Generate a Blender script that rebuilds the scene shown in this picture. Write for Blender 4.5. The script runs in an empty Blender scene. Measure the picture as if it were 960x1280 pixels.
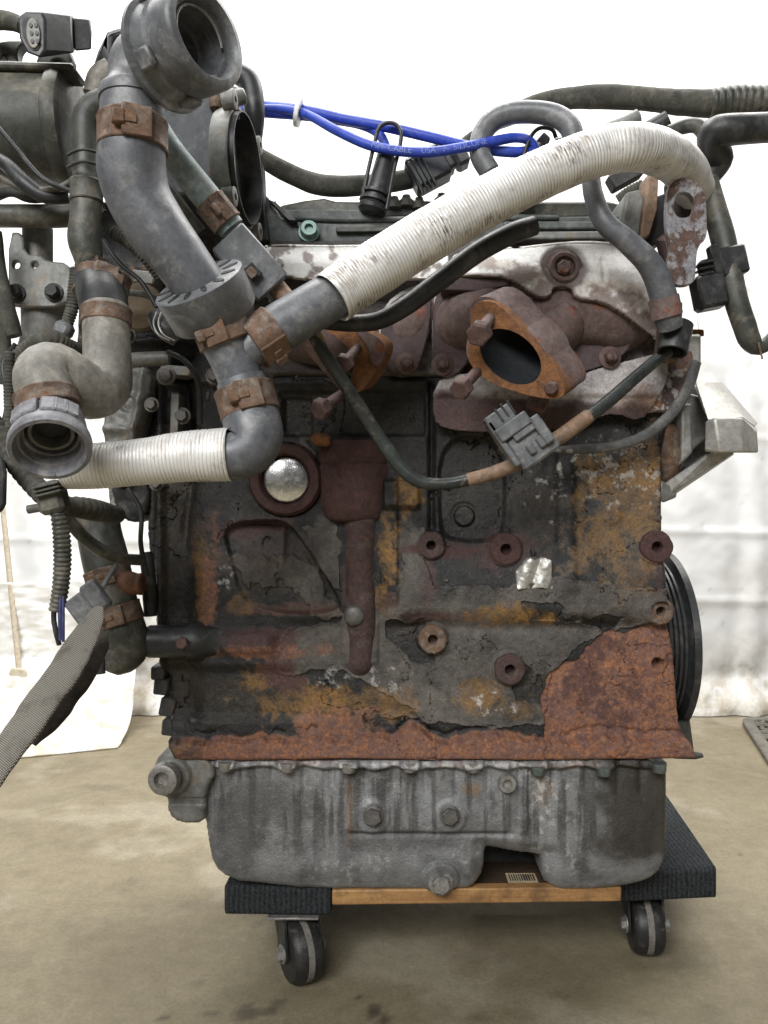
import bpy, bmesh, math, random
import numpy as np
from mathutils import Vector, Matrix, Euler

# ------------------------------------------------------------------ camera, world, lights
F, H, CX, CY = 967.0, 0.462, 480.0, 640.0        # focal length in photo pixels, camera height (m), principal point
scene = bpy.context.scene
col = scene.collection
cam = bpy.data.cameras.new('camera'); cam_o = bpy.data.objects.new('camera', cam); col.objects.link(cam_o)
cam.sensor_fit = 'VERTICAL'; cam.sensor_height = 24.0; cam.lens = 24.0 * F / 1280.0
cam.clip_start = 0.02; cam.clip_end = 50
cam_o.location = (0, 0, H); cam_o.rotation_euler = (math.radians(90), 0, 0)
scene.camera = cam_o
world = bpy.data.worlds.new('World'); scene.world = world; world.use_nodes = True
bg = world.node_tree.nodes['Background']; bg.inputs['Color'].default_value = (0.97, 0.98, 0.98, 1); bg.inputs['Strength'].default_value = 0.095

def area(name, loc, target, sx, sy, power, color):
    l = bpy.data.lights.new(name, 'AREA'); l.shape = 'RECTANGLE'; l.size = sx; l.size_y = sy; l.energy = power; l.color = color
    o = bpy.data.objects.new(name, l); col.objects.link(o); o.location = loc
    o.rotation_euler = (Vector(target) - Vector(loc)).to_track_quat('-Z', 'Y').to_euler()
    return o
area('roof_light', (0.15, 1.22, 2.30), (0.1, 1.50, 0.0), 3.4, 0.9, 94, (1.0, 0.985, 0.96))
area('door_light', (-0.85, -1.75, 2.05), (0.0, 0.75, 0.55), 2.0, 1.1, 96, (0.985, 0.99, 0.985))
scene.render.engine = 'CYCLES'
scene.view_settings.view_transform = 'Standard'; scene.view_settings.look = 'None'
scene.view_settings.exposure = 0.22; scene.view_settings.gamma = 1.0; scene.view_settings.use_curve_mapping = False

# ------------------------------------------------------------------ helpers
rng = random.Random(7)
def P(px, py, Y):
    return Vector(((px - CX) * Y / F, Y, H + (CY - py) * Y / F))
def FL(px, py):                                   # pixel -> point on the floor
    Y = F * H / (py - CY); return Vector(((px - CX) * Y / F, Y, 0))
_tab = np.random.RandomState(3).rand(8, 256, 256)
def vnoise(x, y, seed=0):
    xi = np.floor(x).astype(int); yi = np.floor(y).astype(int); fx = x - xi; fy = y - yi
    fx = fx * fx * (3 - 2 * fx); fy = fy * fy * (3 - 2 * fy); t = _tab[seed % 8]
    a = t[xi & 255, yi & 255]; b = t[(xi + 1) & 255, yi & 255]; c = t[xi & 255, (yi + 1) & 255]; d = t[(xi + 1) & 255, (yi + 1) & 255]
    return (a * (1 - fx) + b * fx) * (1 - fy) + (c * (1 - fx) + d * fx) * fy
def fbm(x, y, scale, octv=5, seed=0, gain=0.5):
    s = 0; amp = 1; tot = 0; f = 1.0 / scale
    for k in range(octv):
        s = s + amp * vnoise(x * f + 17.3 * k + seed * 5.1, y * f + 9.7 * k + seed * 3.3, seed + k); tot += amp; amp *= gain; f *= 2.03
    return s / tot
def ss(a, b, x):
    t = np.clip((x - a) / (b - a), 0, 1); return t * t * (3 - 2 * t)
def polysd(poly, X, Y):
    """signed distance (positive inside) and nearest boundary point"""
    p = np.array(poly, float); n = len(p); best = np.full(X.shape, 1e18); nx = np.zeros(X.shape); ny = np.zeros(X.shape); ins = np.zeros(X.shape, bool)
    for i in range(n):
        ax, ay = p[i]; bx, by = p[(i + 1) % n]; dx, dy = bx - ax, by - ay
        t = np.clip(((X - ax) * dx + (Y - ay) * dy) / (dx * dx + dy * dy + 1e-12), 0, 1)
        qx = ax + t * dx; qy = ay + t * dy; d = (X - qx) ** 2 + (Y - qy) ** 2; m = d < best
        best = np.where(m, d, best); nx = np.where(m, qx, nx); ny = np.where(m, qy, ny)
        if dy != 0:
            c = ((ay > Y) != (by > Y)) & (X < dx * (Y - ay) / dy + ax); ins ^= c
    s = np.sqrt(best); return np.where(ins, s, -s), nx, ny
def smooth_poly(poly, it=2):
    p = [tuple(q) for q in poly]
    for _ in range(it):
        r = []
        for i in range(len(p)):
            a = p[i]; b = p[(i + 1) % len(p)]
            r.append((a[0] * .75 + b[0] * .25, a[1] * .75 + b[1] * .25)); r.append((a[0] * .25 + b[0] * .75, a[1] * .25 + b[1] * .75))
        p = r
    return p
def jag_poly(poly, amp, step=5, seed=1):
    r = random.Random(seed); out = []
    for i in range(len(poly)):
        a = Vector(poly[i]); b = Vector(poly[(i + 1) % len(poly)]); n = max(1, int((b - a).length / step))
        for k in range(n):
            q = a.lerp(b, k / n); out.append((q.x + r.uniform(-amp, amp), q.y + r.uniform(-amp, amp)))
    return out

WL = {}
def link(me, name, mat, parent, center=None, smooth=35, bevel=None):
    o = bpy.data.objects.new(name, me); col.objects.link(o)
    c = Vector(center) if center is not None else Vector((0, 0, 0)); WL[o.name] = c
    if parent is not None:
        o.parent = parent; o.location = c - WL[parent.name]
    else:
        o.location = c
    if mat is not None: me.materials.append(mat)
    if smooth is not None and len(me.polygons):
        me.polygons.foreach_set('use_smooth', np.ones(len(me.polygons), bool)); me.set_sharp_from_angle(angle=math.radians(smooth))
    if bevel:
        b = o.modifiers.new('bevel', 'BEVEL'); b.width = bevel; b.segments = 2; b.limit_method = 'ANGLE'; b.angle_limit = math.radians(32)
    return o
def empty(name, loc, label, cat, group=None):
    o = bpy.data.objects.new(name, None); col.objects.link(o); o.location = loc; o.empty_display_size = .05; WL[o.name] = Vector(loc)
    o['label'] = label; o['category'] = cat
    if group: o['group'] = group
    return o
def tag(o, label, cat):
    o['label'] = label; o['category'] = cat; return o

def catmull(pts, step):
    p = np.array(pts, float); n = len(p)
    q = np.vstack([2 * p[0] - p[1], p, 2 * p[-1] - p[-2]]); out = []
    for i in range(n - 1):
        a, b, c, d = q[i], q[i + 1], q[i + 2], q[i + 3]
        for t in np.linspace(0, 1, 24, endpoint=False):
            out.append(.5 * ((2 * b) + (c - a) * t + (2 * a - 5 * b + 4 * c - d) * t * t + (3 * b - a - 3 * c + d) * t ** 3))
    out.append(p[-1]); out = np.array(out)
    L = np.concatenate([[0], np.cumsum(np.linalg.norm(np.diff(out[:, :3], axis=0), axis=1))])
    m = max(3, int(L[-1] / step) + 1); s = np.linspace(0, L[-1], m)
    return np.stack([np.interp(s, L, out[:, k]) for k in range(4)], 1), s
def frames(C):
    T = np.gradient(C, axis=0); T /= np.linalg.norm(T, axis=1)[:, None] + 1e-12
    u = np.cross(T[0], [0, 0, 1.0]);
    if np.linalg.norm(u) < .1: u = np.cross(T[0], [1.0, 0, 0])
    u /= np.linalg.norm(u); U = [u]
    for i in range(1, len(C)):
        u = U[-1] - T[i] * np.dot(U[-1], T[i]); u /= np.linalg.norm(u); U.append(u)
    U = np.array(U); return T, U, np.cross(T, U)

class MB:
    def __init__(s): s.v = []; s.f = []; s.tc = []
    def add(s, v, f, tc=None):
        b = len(s.v); s.v += [tuple(map(float, q)) for q in v]; s.f += [tuple(int(i) + b for i in q) for q in f]
        s.tc += tc if tc is not None else [(0, 0, 0)] * len(v); return s
    def lathe(s, p, axis, prof, seg=24, closed=False, sq=1.0, phase=0.0, jit=0.0):
        p = Vector(p); a = Vector(axis).normalized(); u = a.cross(Vector((0, 0, 1)))
        if u.length < .05: u = a.cross(Vector((1, 0, 0)))
        u.normalize(); w = u.cross(a)
        v = []; f = []; m = len(prof)
        jr = random.Random(int(abs(p.x * 7919 + p.z * 104729) * 100)); jv = [1 + jr.uniform(-jit, jit) for _ in range(seg)]
        for t, r in prof:
            for k in range(seg):
                r_ = r; r = r * jv[k]; th = 2 * math.pi * k / seg + phase; v.append(p + a * t + (u * math.cos(th) + w * math.sin(th) * sq) * max(r, 1e-5)); r = r_
        for i in range(m - 1 + (1 if closed else 0)):
            j = (i + 1) % m
            for k in range(seg):
                l = (k + 1) % seg; f.append((i * seg + k, i * seg + l, j * seg + l, j * seg + k))
        if not closed:
            f.append(tuple(range(seg))[::-1]); f.append(tuple((m - 1) * seg + k for k in range(seg)))
        tc = []
        for t, r in prof:
            for k in range(seg): tc.append((math.cos(2 * math.pi * k / seg), math.sin(2 * math.pi * k / seg), t))
        return s.add(v, f, tc)
    def tube(s, pts, step=5, seg=20, rib=None, world=False, ends=(None, None), wob=0.0, flat=None, seed=0, helix=0):
        """pts (px,py,Y,r_px); rib = f(s_m) -> factor; ends: None flat cap, ('open', wall_frac, depth_m) hollow, 'round'"""
        if not world:
            pts = [(*P(a, b, c), r * c / F) for a, b, c, r in pts]
        step = step * .0007
        C4, S = catmull(pts, step); C = C4[:, :3]; R = C4[:, 3].copy()
        T, U, W = frames(C); th = np.arange(seg) * 2 * np.pi / seg
        RR = np.repeat(R[:, None], seg, 1)
        if rib is not None:
            RR = RR * rib(S[:, None] + helix * th[None, :] / (2 * np.pi))
        if wob:
            RR = RR * (1 + wob * (fbm(S[:, None] * 1000 + 0 * th[None], (np.cos(th) * 12)[None] + 40 + 0 * S[:, None], 22, 3, seed) - .5) * 2)
        k1, k2 = flat if flat else (1, 1)
        V = C[:, None, :] + RR[:, :, None] * (k1 * np.cos(th)[None, :, None] * U[:, None, :] + k2 * np.sin(th)[None, :, None] * W[:, None, :])
        v = V.reshape(-1, 3).tolist(); n = len(C); tc = [(math.cos(t), math.sin(t), ss_) for ss_ in S for t in th]; f = []
        for i in range(n - 1):
            for k in range(seg):
                l = (k + 1) % seg; f.append((i * seg + k, i * seg + l, (i + 1) * seg + l, (i + 1) * seg + k))
        def endcap(i, sgn, e):
            base = i * seg; ring = [base + k for k in range(seg)]; t = T[i] * sgn
            def newring(rf, d):
                b = len(v)
                for k in range(seg):
                    q = C[i] + t * d + R[i] * rf * (k1 * math.cos(th[k]) * U[i] + k2 * math.sin(th[k]) * W[i]); v.append(q.tolist()); tc.append((math.cos(th[k]), math.sin(th[k]), float(S[i])))
                return [b + k for k in range(seg)]
            seq = []
            if e is None: pass
            elif e == 'round':
                for a in (25, 50, 72): seq.append((math.cos(math.radians(a)), R[i] * math.sin(math.radians(a))))
            else:
                seq = [(1 - (1 - e[1]) * .3, R[i] * .05), (e[1], 0), (e[1] * .97, -e[2])]
            cur = ring
            for rf, d in seq:
                nr = newring(rf, d)
                for k in range(seg):
                    l = (k + 1) % seg; q = (cur[k], cur[l], nr[l], nr[k]); f.append(q if sgn > 0 else q[::-1])
                cur = nr
            f.append(tuple(cur) if sgn > 0 else tuple(cur[::-1]))
        endcap(0, -1, ends[0]); endcap(n - 1, 1, ends[1])
        return s.add(v, f, tc)
    def hull(s, pts):
        bm = bmesh.new()
        for q in pts: bm.verts.new(q)
        r = bmesh.ops.convex_hull(bm, input=bm.verts)
        bmesh.ops.delete(bm, geom=[g for g in r['geom_interior'] if isinstance(g, bmesh.types.BMVert)], context='VERTS')
        bmesh.ops.recalc_face_normals(bm, faces=bm.faces)
        bmesh.ops.dissolve_limit(bm, angle_limit=.02, verts=bm.verts, edges=bm.edges)
        bm.verts.index_update(); s.add([q.co for q in bm.verts], [[q.index for q in g.verts] for g in bm.faces]); bm.free(); return s
    def box(s, c, size, rot=None, bev=.001):
        c = Vector(c); h = [x / 2 for x in size]; b = min(bev, min(h) * .9); R = rot.to_matrix() if isinstance(rot, Euler) else (rot or Matrix.Identity(3)); pts = []
        for sx in (-1, 1):
            for sy in (-1, 1):
                for sz in (-1, 1):
                    for k in range(3):
                        q = [h[0] - b, h[1] - b, h[2] - b]; q[k] = h[k]
                        pts.append(c + R @ Vector((sx * q[0], sy * q[1], sz * q[2])))
        return s.hull(pts)
    def prism(s, outer, ext, holes=()):
        """outer/holes lists of world points (roughly planar), extruded by vector ext"""
        bm = bmesh.new(); ext = Vector(ext); loops = []
        for lp in [outer] + list(holes):
            vs = [bm.verts.new(q) for q in lp]; loops.append(vs)
            for i in range(len(vs)): bm.edges.new((vs[i], vs[(i + 1) % len(vs)]))
        bmesh.ops.triangle_fill(bm, edges=bm.edges[:], use_beauty=True)
        fr = bm.faces[:]; cp = {v: bm.verts.new(v.co + ext) for v in bm.verts[:]}
        for g in fr: bm.faces.new([cp[v] for v in reversed(g.verts[:])])
        for vs in loops:
            for i in range(len(vs)):
                a, b = vs[i], vs[(i + 1) % len(vs)]; bm.faces.new((a, b, cp[b], cp[a]))
        bmesh.ops.recalc_face_normals(bm, faces=bm.faces); bm.verts.index_update()
        s.add([q.co for q in bm.verts], [[q.index for q in g.verts] for g in bm.faces]); bm.free(); return s
    def pprism(s, poly, Y, thick, holes=(), shift=(0, 0)):
        sc = Y / F
        return s.prism([P(a, b, Y) for a, b in poly], (shift[0] * sc, thick, -shift[1] * sc), [[P(a, b, Y) for a, b in h] for h in holes])
    def build(s, name, mat, parent, smooth=38, bevel=None):
        v = np.array(s.v); c = (v.min(0) + v.max(0)) / 2
        me = bpy.data.meshes.new(name); me.from_pydata((v - c).tolist(), [], s.f)
        a = me.attributes.new('tc', 'FLOAT_VECTOR', 'POINT'); a.data.foreach_set('vector', np.array(s.tc, float).ravel())
        return link(me, name, mat, parent, c, smooth, bevel)

def ell(cx, cy, rx, ry, n=20, rot=0.0):
    c, s_ = math.cos(rot), math.sin(rot)
    return [(cx + rx * math.cos(t) * c - ry * math.sin(t) * s_, cy + rx * math.cos(t) * s_ + ry * math.sin(t) * c) for t in [2 * math.pi * k / n for k in range(n)]]

def relief(name, outline, Y, hfun, mat, parent, step=1.5, back=.05, rnd=5, mask=None, holes=(), smooth=50):
    o = np.array(outline, float); x0, y0 = o.min(0) - step; x1, y1 = o.max(0) + step
    xs = np.arange(x0, x1 + step, step); ys = np.arange(y0, y1 + step, step); X, Z = np.meshgrid(xs, ys)
    sd, nx, ny = polysd(outline, X, Z)
    for h in holes:
        s2, a, b = polysd(h, X, Z); s2 = -s2; m = s2 < sd; sd = np.where(m, s2, sd); nx = np.where(m, a, nx); ny = np.where(m, b, ny)
    snap = np.abs(sd) < .6 * step; px = np.where(snap, nx, X); py = np.where(snap, ny, Z)
    keep = sd > -.6 * step
    hm = hfun(px, py, np.maximum(sd, 0)) * .001
    e = np.clip(np.maximum(sd, 0) / max(rnd, .1), 0, 1); hm = hm + (rnd * Y / F) * (np.sqrt(np.clip(1 - (1 - e) ** 2, 0, 1)) - 1)
    s_ = Y / F; V = np.stack([(px - CX) * s_, Y - hm, H + (CY - py) * s_], -1).reshape(-1, 3)
    ny_, nx_ = X.shape; idx = np.arange(ny_ * nx_).reshape(ny_, nx_)
    ck = keep[:-1, :-1] & keep[1:, :-1] & keep[:-1, 1:] & keep[1:, 1:]
    q = np.stack([idx[:-1, :-1], idx[1:, :-1], idx[1:, 1:], idx[:-1, 1:]], -1)[ck]
    ed = np.concatenate([q[:, [0, 1]], q[:, [1, 2]], q[:, [2, 3]], q[:, [3, 0]]]); N = ny_ * nx_
    key = ed[:, 0].astype(np.int64) * N + ed[:, 1]; rev = ed[:, 1].astype(np.int64) * N + ed[:, 0]
    bd = ed[~np.isin(key, rev)]
    bv = np.unique(bd); mp = np.full(N, -1); mp[bv] = N + np.arange(len(bv))
    Vb = V[bv].copy(); Vb[:, 1] = Y + back; V = np.vstack([V, Vb])
    side = np.stack([bd[:, 1], bd[:, 0], mp[bd[:, 0]], mp[bd[:, 1]]], 1)
    quads = np.vstack([q, side]); used = np.unique(quads); rm = np.full(len(V), -1); rm[used] = np.arange(len(used))
    V2 = V[used]; quads = rm[quads]; c = (V2.min(0) + V2.max(0)) / 2
    if back > .02:
        relief.caps.append((name, [((a - CX) * s_, Y + back - .001, H + (CY - b) * s_) for a, b in outline], mat, parent))
    me = bpy.data.meshes.new(name); me.vertices.add(len(V2)); me.vertices.foreach_set('co', (V2 - c).ravel())
    me.loops.add(quads.size); me.loops.foreach_set('vertex_index', quads.ravel()); me.polygons.add(len(quads))
    me.polygons.foreach_set('loop_start', np.arange(0, quads.size, 4)); me.update(calc_edges=True); me.validate()
    if mask is not None:
        A, B = mask(px, py, sd); full = lambda M: np.vstack([M.reshape(-1, 3), M.reshape(-1, 3)[bv]])[used]
        for nm, M in (('m1', A), ('m2', B)):
            M = np.clip(full(M), 0, 1); a = me.attributes.new(nm, 'FLOAT_VECTOR', 'POINT'); a.data.foreach_set('vector', M.ravel())
    return link(me, name, mat, parent, c, smooth)

relief.caps = []
# ------------------------------------------------------------------ materials (all node-based)
class NT:
    def __init__(s, name):
        s.m = bpy.data.materials.new(name); s.m.use_nodes = True; s.t = s.m.node_tree; s.n = s.t.nodes; s.b = s.n['Principled BSDF']
        s.co = s.n.new('ShaderNodeTexCoord').outputs['Object']
    def L(s, a, b): s.t.links.new(a, b)
    def noise(s, scale, detail=6, rough=.6, vec=None, dist=0):
        n = s.n.new('ShaderNodeTexNoise'); n.inputs['Scale'].default_value = scale; n.inputs['Detail'].default_value = detail; n.inputs['Roughness'].default_value = rough; n.inputs['Distortion'].default_value = dist
        s.L(vec if vec is not None else s.co, n.inputs['Vector']); return n.outputs['Fac']
    def mr(s, v, a, b, c=0, d=1):
        n = s.n.new('ShaderNodeMapRange'); n.inputs['From Min'].default_value = a; n.inputs['From Max'].default_value = b; n.inputs['To Min'].default_value = c; n.inputs['To Max'].default_value = d; s.L(v, n.inputs['Value']); return n.outputs['Result']
    def mix(s, f, a, b):
        n = s.n.new('ShaderNodeMix'); n.data_type = 'RGBA'
        for sock, v in ((n.inputs['Factor'], f), (n.inputs['A'], a), (n.inputs['B'], b)):
            if isinstance(v, (tuple, list)): sock.default_value = (*v[:3], 1)
            elif isinstance(v, (int, float)): sock.default_value = v
            else: s.L(v, sock)
        # colour sockets are the third pair on a Mix node
        for nm, v in (('A', a), ('B', b)):
            for sk in n.inputs:
                if sk.name == nm and sk.type == 'RGBA':
                    if isinstance(v, (tuple, list)): sk.default_value = (*v[:3], 1)
                    else: s.L(v, sk)
        return [o for o in n.outputs if o.type == 'RGBA'][0]
    def math(s, op, a, b=None):
        n = s.n.new('ShaderNodeMath'); n.operation = op
        for i, v in enumerate((a, b)):
            if v is None: continue
            if isinstance(v, (int, float)): n.inputs[i].default_value = v
            else: s.L(v, n.inputs[i])
        return n.outputs[0]
    def mottle(s, cc, scale, a, b):
        n = s.mr(s.noise(scale, 8, .72), .3, .7, a, b); v = s.n.new('ShaderNodeVectorMath'); v.operation = 'SCALE'; s.L(cc, v.inputs[0]); s.L(n, v.inputs['Scale']); return v.outputs[0]
    def attr(s, name):
        n = s.n.new('ShaderNodeAttribute'); n.attribute_name = name; return n.outputs['Vector']
    def sep(s, v):
        n = s.n.new('ShaderNodeSeparateXYZ'); s.L(v, n.inputs[0]); return n.outputs
    def scalev(s, v, sc):
        n = s.n.new('ShaderNodeVectorMath'); n.operation = 'MULTIPLY'; s.L(v, n.inputs[0]); n.inputs[1].default_value = sc; return n.outputs[0]
    def bump(s, h, strength=.3, dist=.001):
        n = s.n.new('ShaderNodeBump'); n.inputs['Strength'].default_value = strength; n.inputs['Distance'].default_value = dist; s.L(h, n.inputs['Height']); s.L(n.outputs[0], s.b.inputs['Normal'])
    def setv(s, k, v):
        if isinstance(v, (int, float)): s.b.inputs[k].default_value = v
        elif isinstance(v, tuple): s.b.inputs[k].default_value = (*v, 1)
        else: s.L(v, s.b.inputs[k])

def M_(name, c1, c2, scale=60, rough=(.45, .75), metal=0.0, bump=.25, bscale=600, bdist=.0006, dust=None, rust=None, spec=.4, scuff=0.0):
    t = NT(name); a = t.noise(scale, 7, .65); cc = t.mix(t.mr(a, .32, .68), c1, c2)
    if dust:
        d = t.noise(dust[2] if len(dust) > 2 else 35, 8, .7, dist=.6); cc = t.mix(t.mr(d, .62 - dust[1], .80 - dust[1] * .6), cc, dust[0])
    if rust:
        d = t.noise(rust[2], 8, .72, dist=.3); fr = t.mr(d, .62 - rust[1], .68 - rust[1]); dd = t.noise(rust[2] * 5, 5, .6)
        cc = t.mix(fr, cc, t.mix(t.mr(dd, .35, .65), rust[0], tuple(q * .45 for q in rust[0])))
        t.setv('Metallic', t.mr(fr, 0, 1, metal, 0))
    else: t.setv('Metallic', metal)
    if scuff:
        sc = t.mr(t.noise(120, 9, .78, dist=2.2), .60, .70, 0, scuff); cc = t.mix(sc, cc, tuple(min(.5, q * 2.6 + .05) for q in c2)); sd2 = t.mr(t.noise(75, 8, .75, dist=1.0), .58, .70, 0, scuff); cc = t.mix(sd2, cc, tuple(q * .35 for q in c1))
    cc = t.mottle(cc, max(scale * 5, 160), .68, 1.32)
    t.setv('Base Color', cc); t.setv('Roughness', t.mr(t.noise(scale * 2.3, 6), .3, .7, rough[0], rough[1])); t.setv('Specular IOR Level', spec)
    t.bump(t.noise(bscale, 6, .7), bump, bdist); return t.m

def wear(name, b1, b2, metal=0.0, rough=(.45, .8), bscale=70, mot=(.62, 1.38)):
    """base surface with layers driven by the wear masks m1 (grey paint, ochre, rust) and m2 (maroon, pale salts, oil and painted shade)"""
    t = NT(name); n1 = t.noise(bscale, 9, .7, dist=.4); n2 = t.noise(310, 7, .7); n3 = t.noise(900, 5, .65)
    cc = t.mix(t.mr(n1, .3, .7), b1, b2)
    A = t.sep(t.attr('m1')); B = t.sep(t.attr('m2'))
    def lay(cc, fac, ca, cb, n): return t.mix(fac, cc, t.mix(t.mr(n, .33, .67), ca, cb))
    cc = lay(cc, A[0], (.062, .055, .048), (.185, .164, .144), t.noise(38, 9, .72, dist=.6))
    cc = lay(cc, A[1], (.32, .180, .052), (.17, .085, .030), n2)
    ru = t.mix(t.mr(t.noise(95, 8, .7, dist=.5), .40, .60), (.38, .160, .066), (.180, .102, .088))
    ru = t.mix(t.mr(t.noise(240, 6, .7), .58, .68), ru, (.38, .235, .15))
    cc = t.mix(A[2], cc, t.mix(t.mr(n2, .33, .67), ru, (.13, .066, .052)))
    cc = lay(cc, B[0], (.105, .050, .044), (.045, .024, .024), n2)
    cc = lay(cc, B[1], (.62, .60, .57), (.34, .33, .32), n3)
    cc = lay(cc, B[2], (.014, .012, .010), (.040, .033, .025), n1)
    cc = t.mottle(cc, 520, *mot)
    t.setv('Base Color', cc)
    anyr = t.math('MAXIMUM', t.math('MAXIMUM', A[1], A[2]), t.math('MAXIMUM', B[0], A[0]))
    t.setv('Metallic', t.math('MULTIPLY', t.math('SUBTRACT', 1.0, t.math('MAXIMUM', anyr, B[2])), metal))
    r = t.mr(t.noise(160, 7), .3, .7, rough[0], rough[1]); r = t.math('MAXIMUM', r, t.math('MULTIPLY', anyr, .72)); r = t.math('SUBTRACT', r, t.math('MULTIPLY', B[2], .22))
    t.setv('Roughness', r); t.setv('Specular IOR Level', .4)
    t.bump(t.math('ADD', n3, t.math('MULTIPLY', n2, 1.6)), .6, .0012); return t.m

MT = {}
MT['block'] = wear('block_worn_paint', (.005, .0055, .007), (.030, .029, .028), rough=(.24, .52))
MT['pan'] = wear('oil_pan_aluminium', (.145, .147, .150), (.31, .314, .320), metal=.38, rough=(.30, .5), bscale=30, mot=(.82, 1.18))
MT['shield'] = wear('heat_shield_steel', (.80, .79, .77), (.90, .89, .87), metal=.10, rough=(.4, .6), bscale=50, mot=(.9, 1.1))
MT['head'] = wear('cylinder_head_metal', (.085, .078, .074), (.21, .195, .185), metal=.3)
MT['hose'] = M_('grey_rubber', (.068, .071, .080), (.135, .140, .152), 26, (.34, .55), dust=((.27, .265, .255), .10, 34), bump=.25, spec=.55, scuff=.55)
MT['hose_tan'] = M_('dusty_tan_rubber', (.125, .118, .104), (.25, .235, .205), 20, (.45, .7), dust=((.38, .35, .30), .12, 30), bump=.25, spec=.5, scuff=.4)
MT['plastic'] = M_('grey_plastic', (.075, .078, .084), (.15, .153, .16), 28, (.34, .55), dust=((.32, .32, .31), .10, 42), bump=.25, spec=.5, scuff=.55)
MT['black'] = M_('black_rubber', (.012, .013, .014), (.035, .036, .037), 40, (.34, .55), dust=((.10, .095, .085), .09, 40), bump=.18, scuff=.3)
MT['olive'] = M_('dirty_olive_black', (.026, .028, .024), (.082, .081, .068), 22, (.38, .6), dust=((.20, .18, .14), .12, 28), bump=.3, scuff=.45)
MT['dark'] = M_('greasy_dark_metal', (.012, .013, .014), (.05, .05, .048), 45, (.4, .75), rust=((.10, .06, .03), .03, 22), bump=.5, bscale=220, bdist=.0015)
MT['loom'] = M_('cloth_tape', (.030, .030, .025), (.085, .082, .066), 55, (.75, .95), dust=((.16, .15, .12), .09, 45), bump=.7, bscale=900)
MT['rust'] = M_('orange_rust', (.26, .115, .042), (.105, .048, .027), 150, (.8, .95), bump=.9, bscale=480, bdist=.0016)
MT['rustclamp'] = M_('rusty_clamp', (.17, .10, .062), (.085, .058, .046), 55, (.6, .85), metal=.25, dust=((.30, .26, .22), .14, 50), rust=((.26, .12, .05), .04, 30), bump=.5)
MT['maroon'] = M_('maroon_scale', (.100, .050, .044), (.045, .025, .025), 170, (.7, .9), bump=.9, bscale=520, bdist=.0015)
MT['scale'] = M_('flaking_brown_scale', (.090, .052, .047), (.042, .027, .026), 120, (.6, .85), dust=((.16, .135, .12), .10, 45), rust=((.16, .07, .045), .05, 60), bump=1.0, bscale=300, bdist=.002)
MT['mani'] = M_('manifold_iron', (.10, .062, .056), (.19, .145, .135), 40, (.6, .85), metal=.15, rust=((.24, .085, .05), .06, 22), bump=.6, bscale=350, bdist=.0012)
MT['gasket'] = M_('gasket_steel', (.055, .037, .038), (.10, .07, .07), 60, (.55, .8), metal=.3, bump=.4)
MT['alu'] = M_('cast_aluminium', (.34, .333, .312), (.47, .46, .435), 30, (.4, .58), metal=.45, dust=((.40, .36, .27), .12, 26), bump=.4, bscale=420)
MT['alum'] = M_('weathered_aluminium', (.22, .217, .205), (.36, .353, .335), 30, (.4, .6), metal=.45, dust=((.25, .22, .16), .10, 26), bump=.4, bscale=420)
MT['alud'] = M_('dirty_aluminium', (.12, .12, .112), (.24, .24, .226), 26, (.45, .7), metal=.4, dust=((.20, .13, .07), .08, 22), bump=.45, bscale=350)
MT['zinc'] = M_('pitted_zinc_bracket', (.17, .17, .185), (.34, .33, .34), 75, (.4, .6), metal=.5, rust=((.12, .068, .050), .15, 42), bump=.8, bscale=330, bdist=.0014)
MT['chrome'] = M_('bright_steel', (.66, .66, .65), (.80, .80, .79), 60, (.16, .32), metal=1.0, dust=((.42, .39, .35), .09, 90), bump=.35, bscale=260, bdist=.0004)
MT['bolt'] = M_('dull_bolt_steel', (.20, .19, .18), (.36, .35, .33), 80, (.4, .6), metal=.6, rust=((.17, .085, .045), .02, 90), bump=.4)
MT['paleg'] = M_('dull_green_bolt', (.085, .105, .098), (.16, .185, .175), 80, (.4, .6), metal=.5, bump=.3)
MT['boltd'] = M_('dark_bolt_steel', (.09, .085, .08), (.17, .16, .15), 80, (.45, .65), metal=.5, bump=.4)
MT['boltrust'] = M_('brown_bolt', (.075, .045, .040), (.14, .09, .08), 90, (.55, .8), metal=.3, bump=.6)
MT['greenbolt'] = M_('green_zinc_bolt', (.16, .25, .225), (.26, .36, .33), 60, (.4, .6), metal=.5, bump=.2)
MT['blue'] = M_('blue_silicone', (.020, .045, .34), (.035, .075, .44), 18, (.38, .55), dust=((.16, .18, .45), .05, 60), bump=.05)
MT['whitetie'] = M_('white_tie', (.75, .75, .73), (.85, .85, .83), 50, (.4, .6), bump=.1)
MT['greenhose'] = M_('grey_green_hose', (.13, .18, .175), (.28, .33, .33), 20, (.5, .75), dust=((.42, .43, .42), .13, 30), bump=.12)
MT['tan'] = M_('tan_cable', (.17, .105, .066), (.28, .185, .125), 60, (.5, .75), dust=((.055, .048, .04), .13, 60), bump=.35)
MT['greencable'] = M_('green_black_cable', (.012, .014, .014), (.038, .045, .042), 40, (.3, .5), dust=((.22, .17, .12), .07, 70), bump=.2)
MT['tyre'] = M_('caster_rubber', (.012, .012, .012), (.028, .027, .026), 60, (.35, .6), dust=((.12, .11, .09), .05, 80), bump=.2)
MT['tread'] = M_('caster_tread_line', (.11, .10, .09), (.19, .175, .155), 80, (.7, .9), dust=((.10, .06, .05), .08, 70), bump=.3)
MT['mat'] = M_('brown_rubber_mat', (.10, .092, .076), (.17, .158, .132), 40, (.7, .9), bump=.4)
MT['matbase'] = M_('dark_mat_base', (.028, .025, .02), (.055, .05, .042), 40, (.8, .95), bump=.4)
MT['cable'] = M_('dusty_black_cable', (.05, .05, .05), (.12, .118, .115), 60, (.5, .75), dust=((.20, .18, .16), .08, 70), bump=.3)

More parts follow.
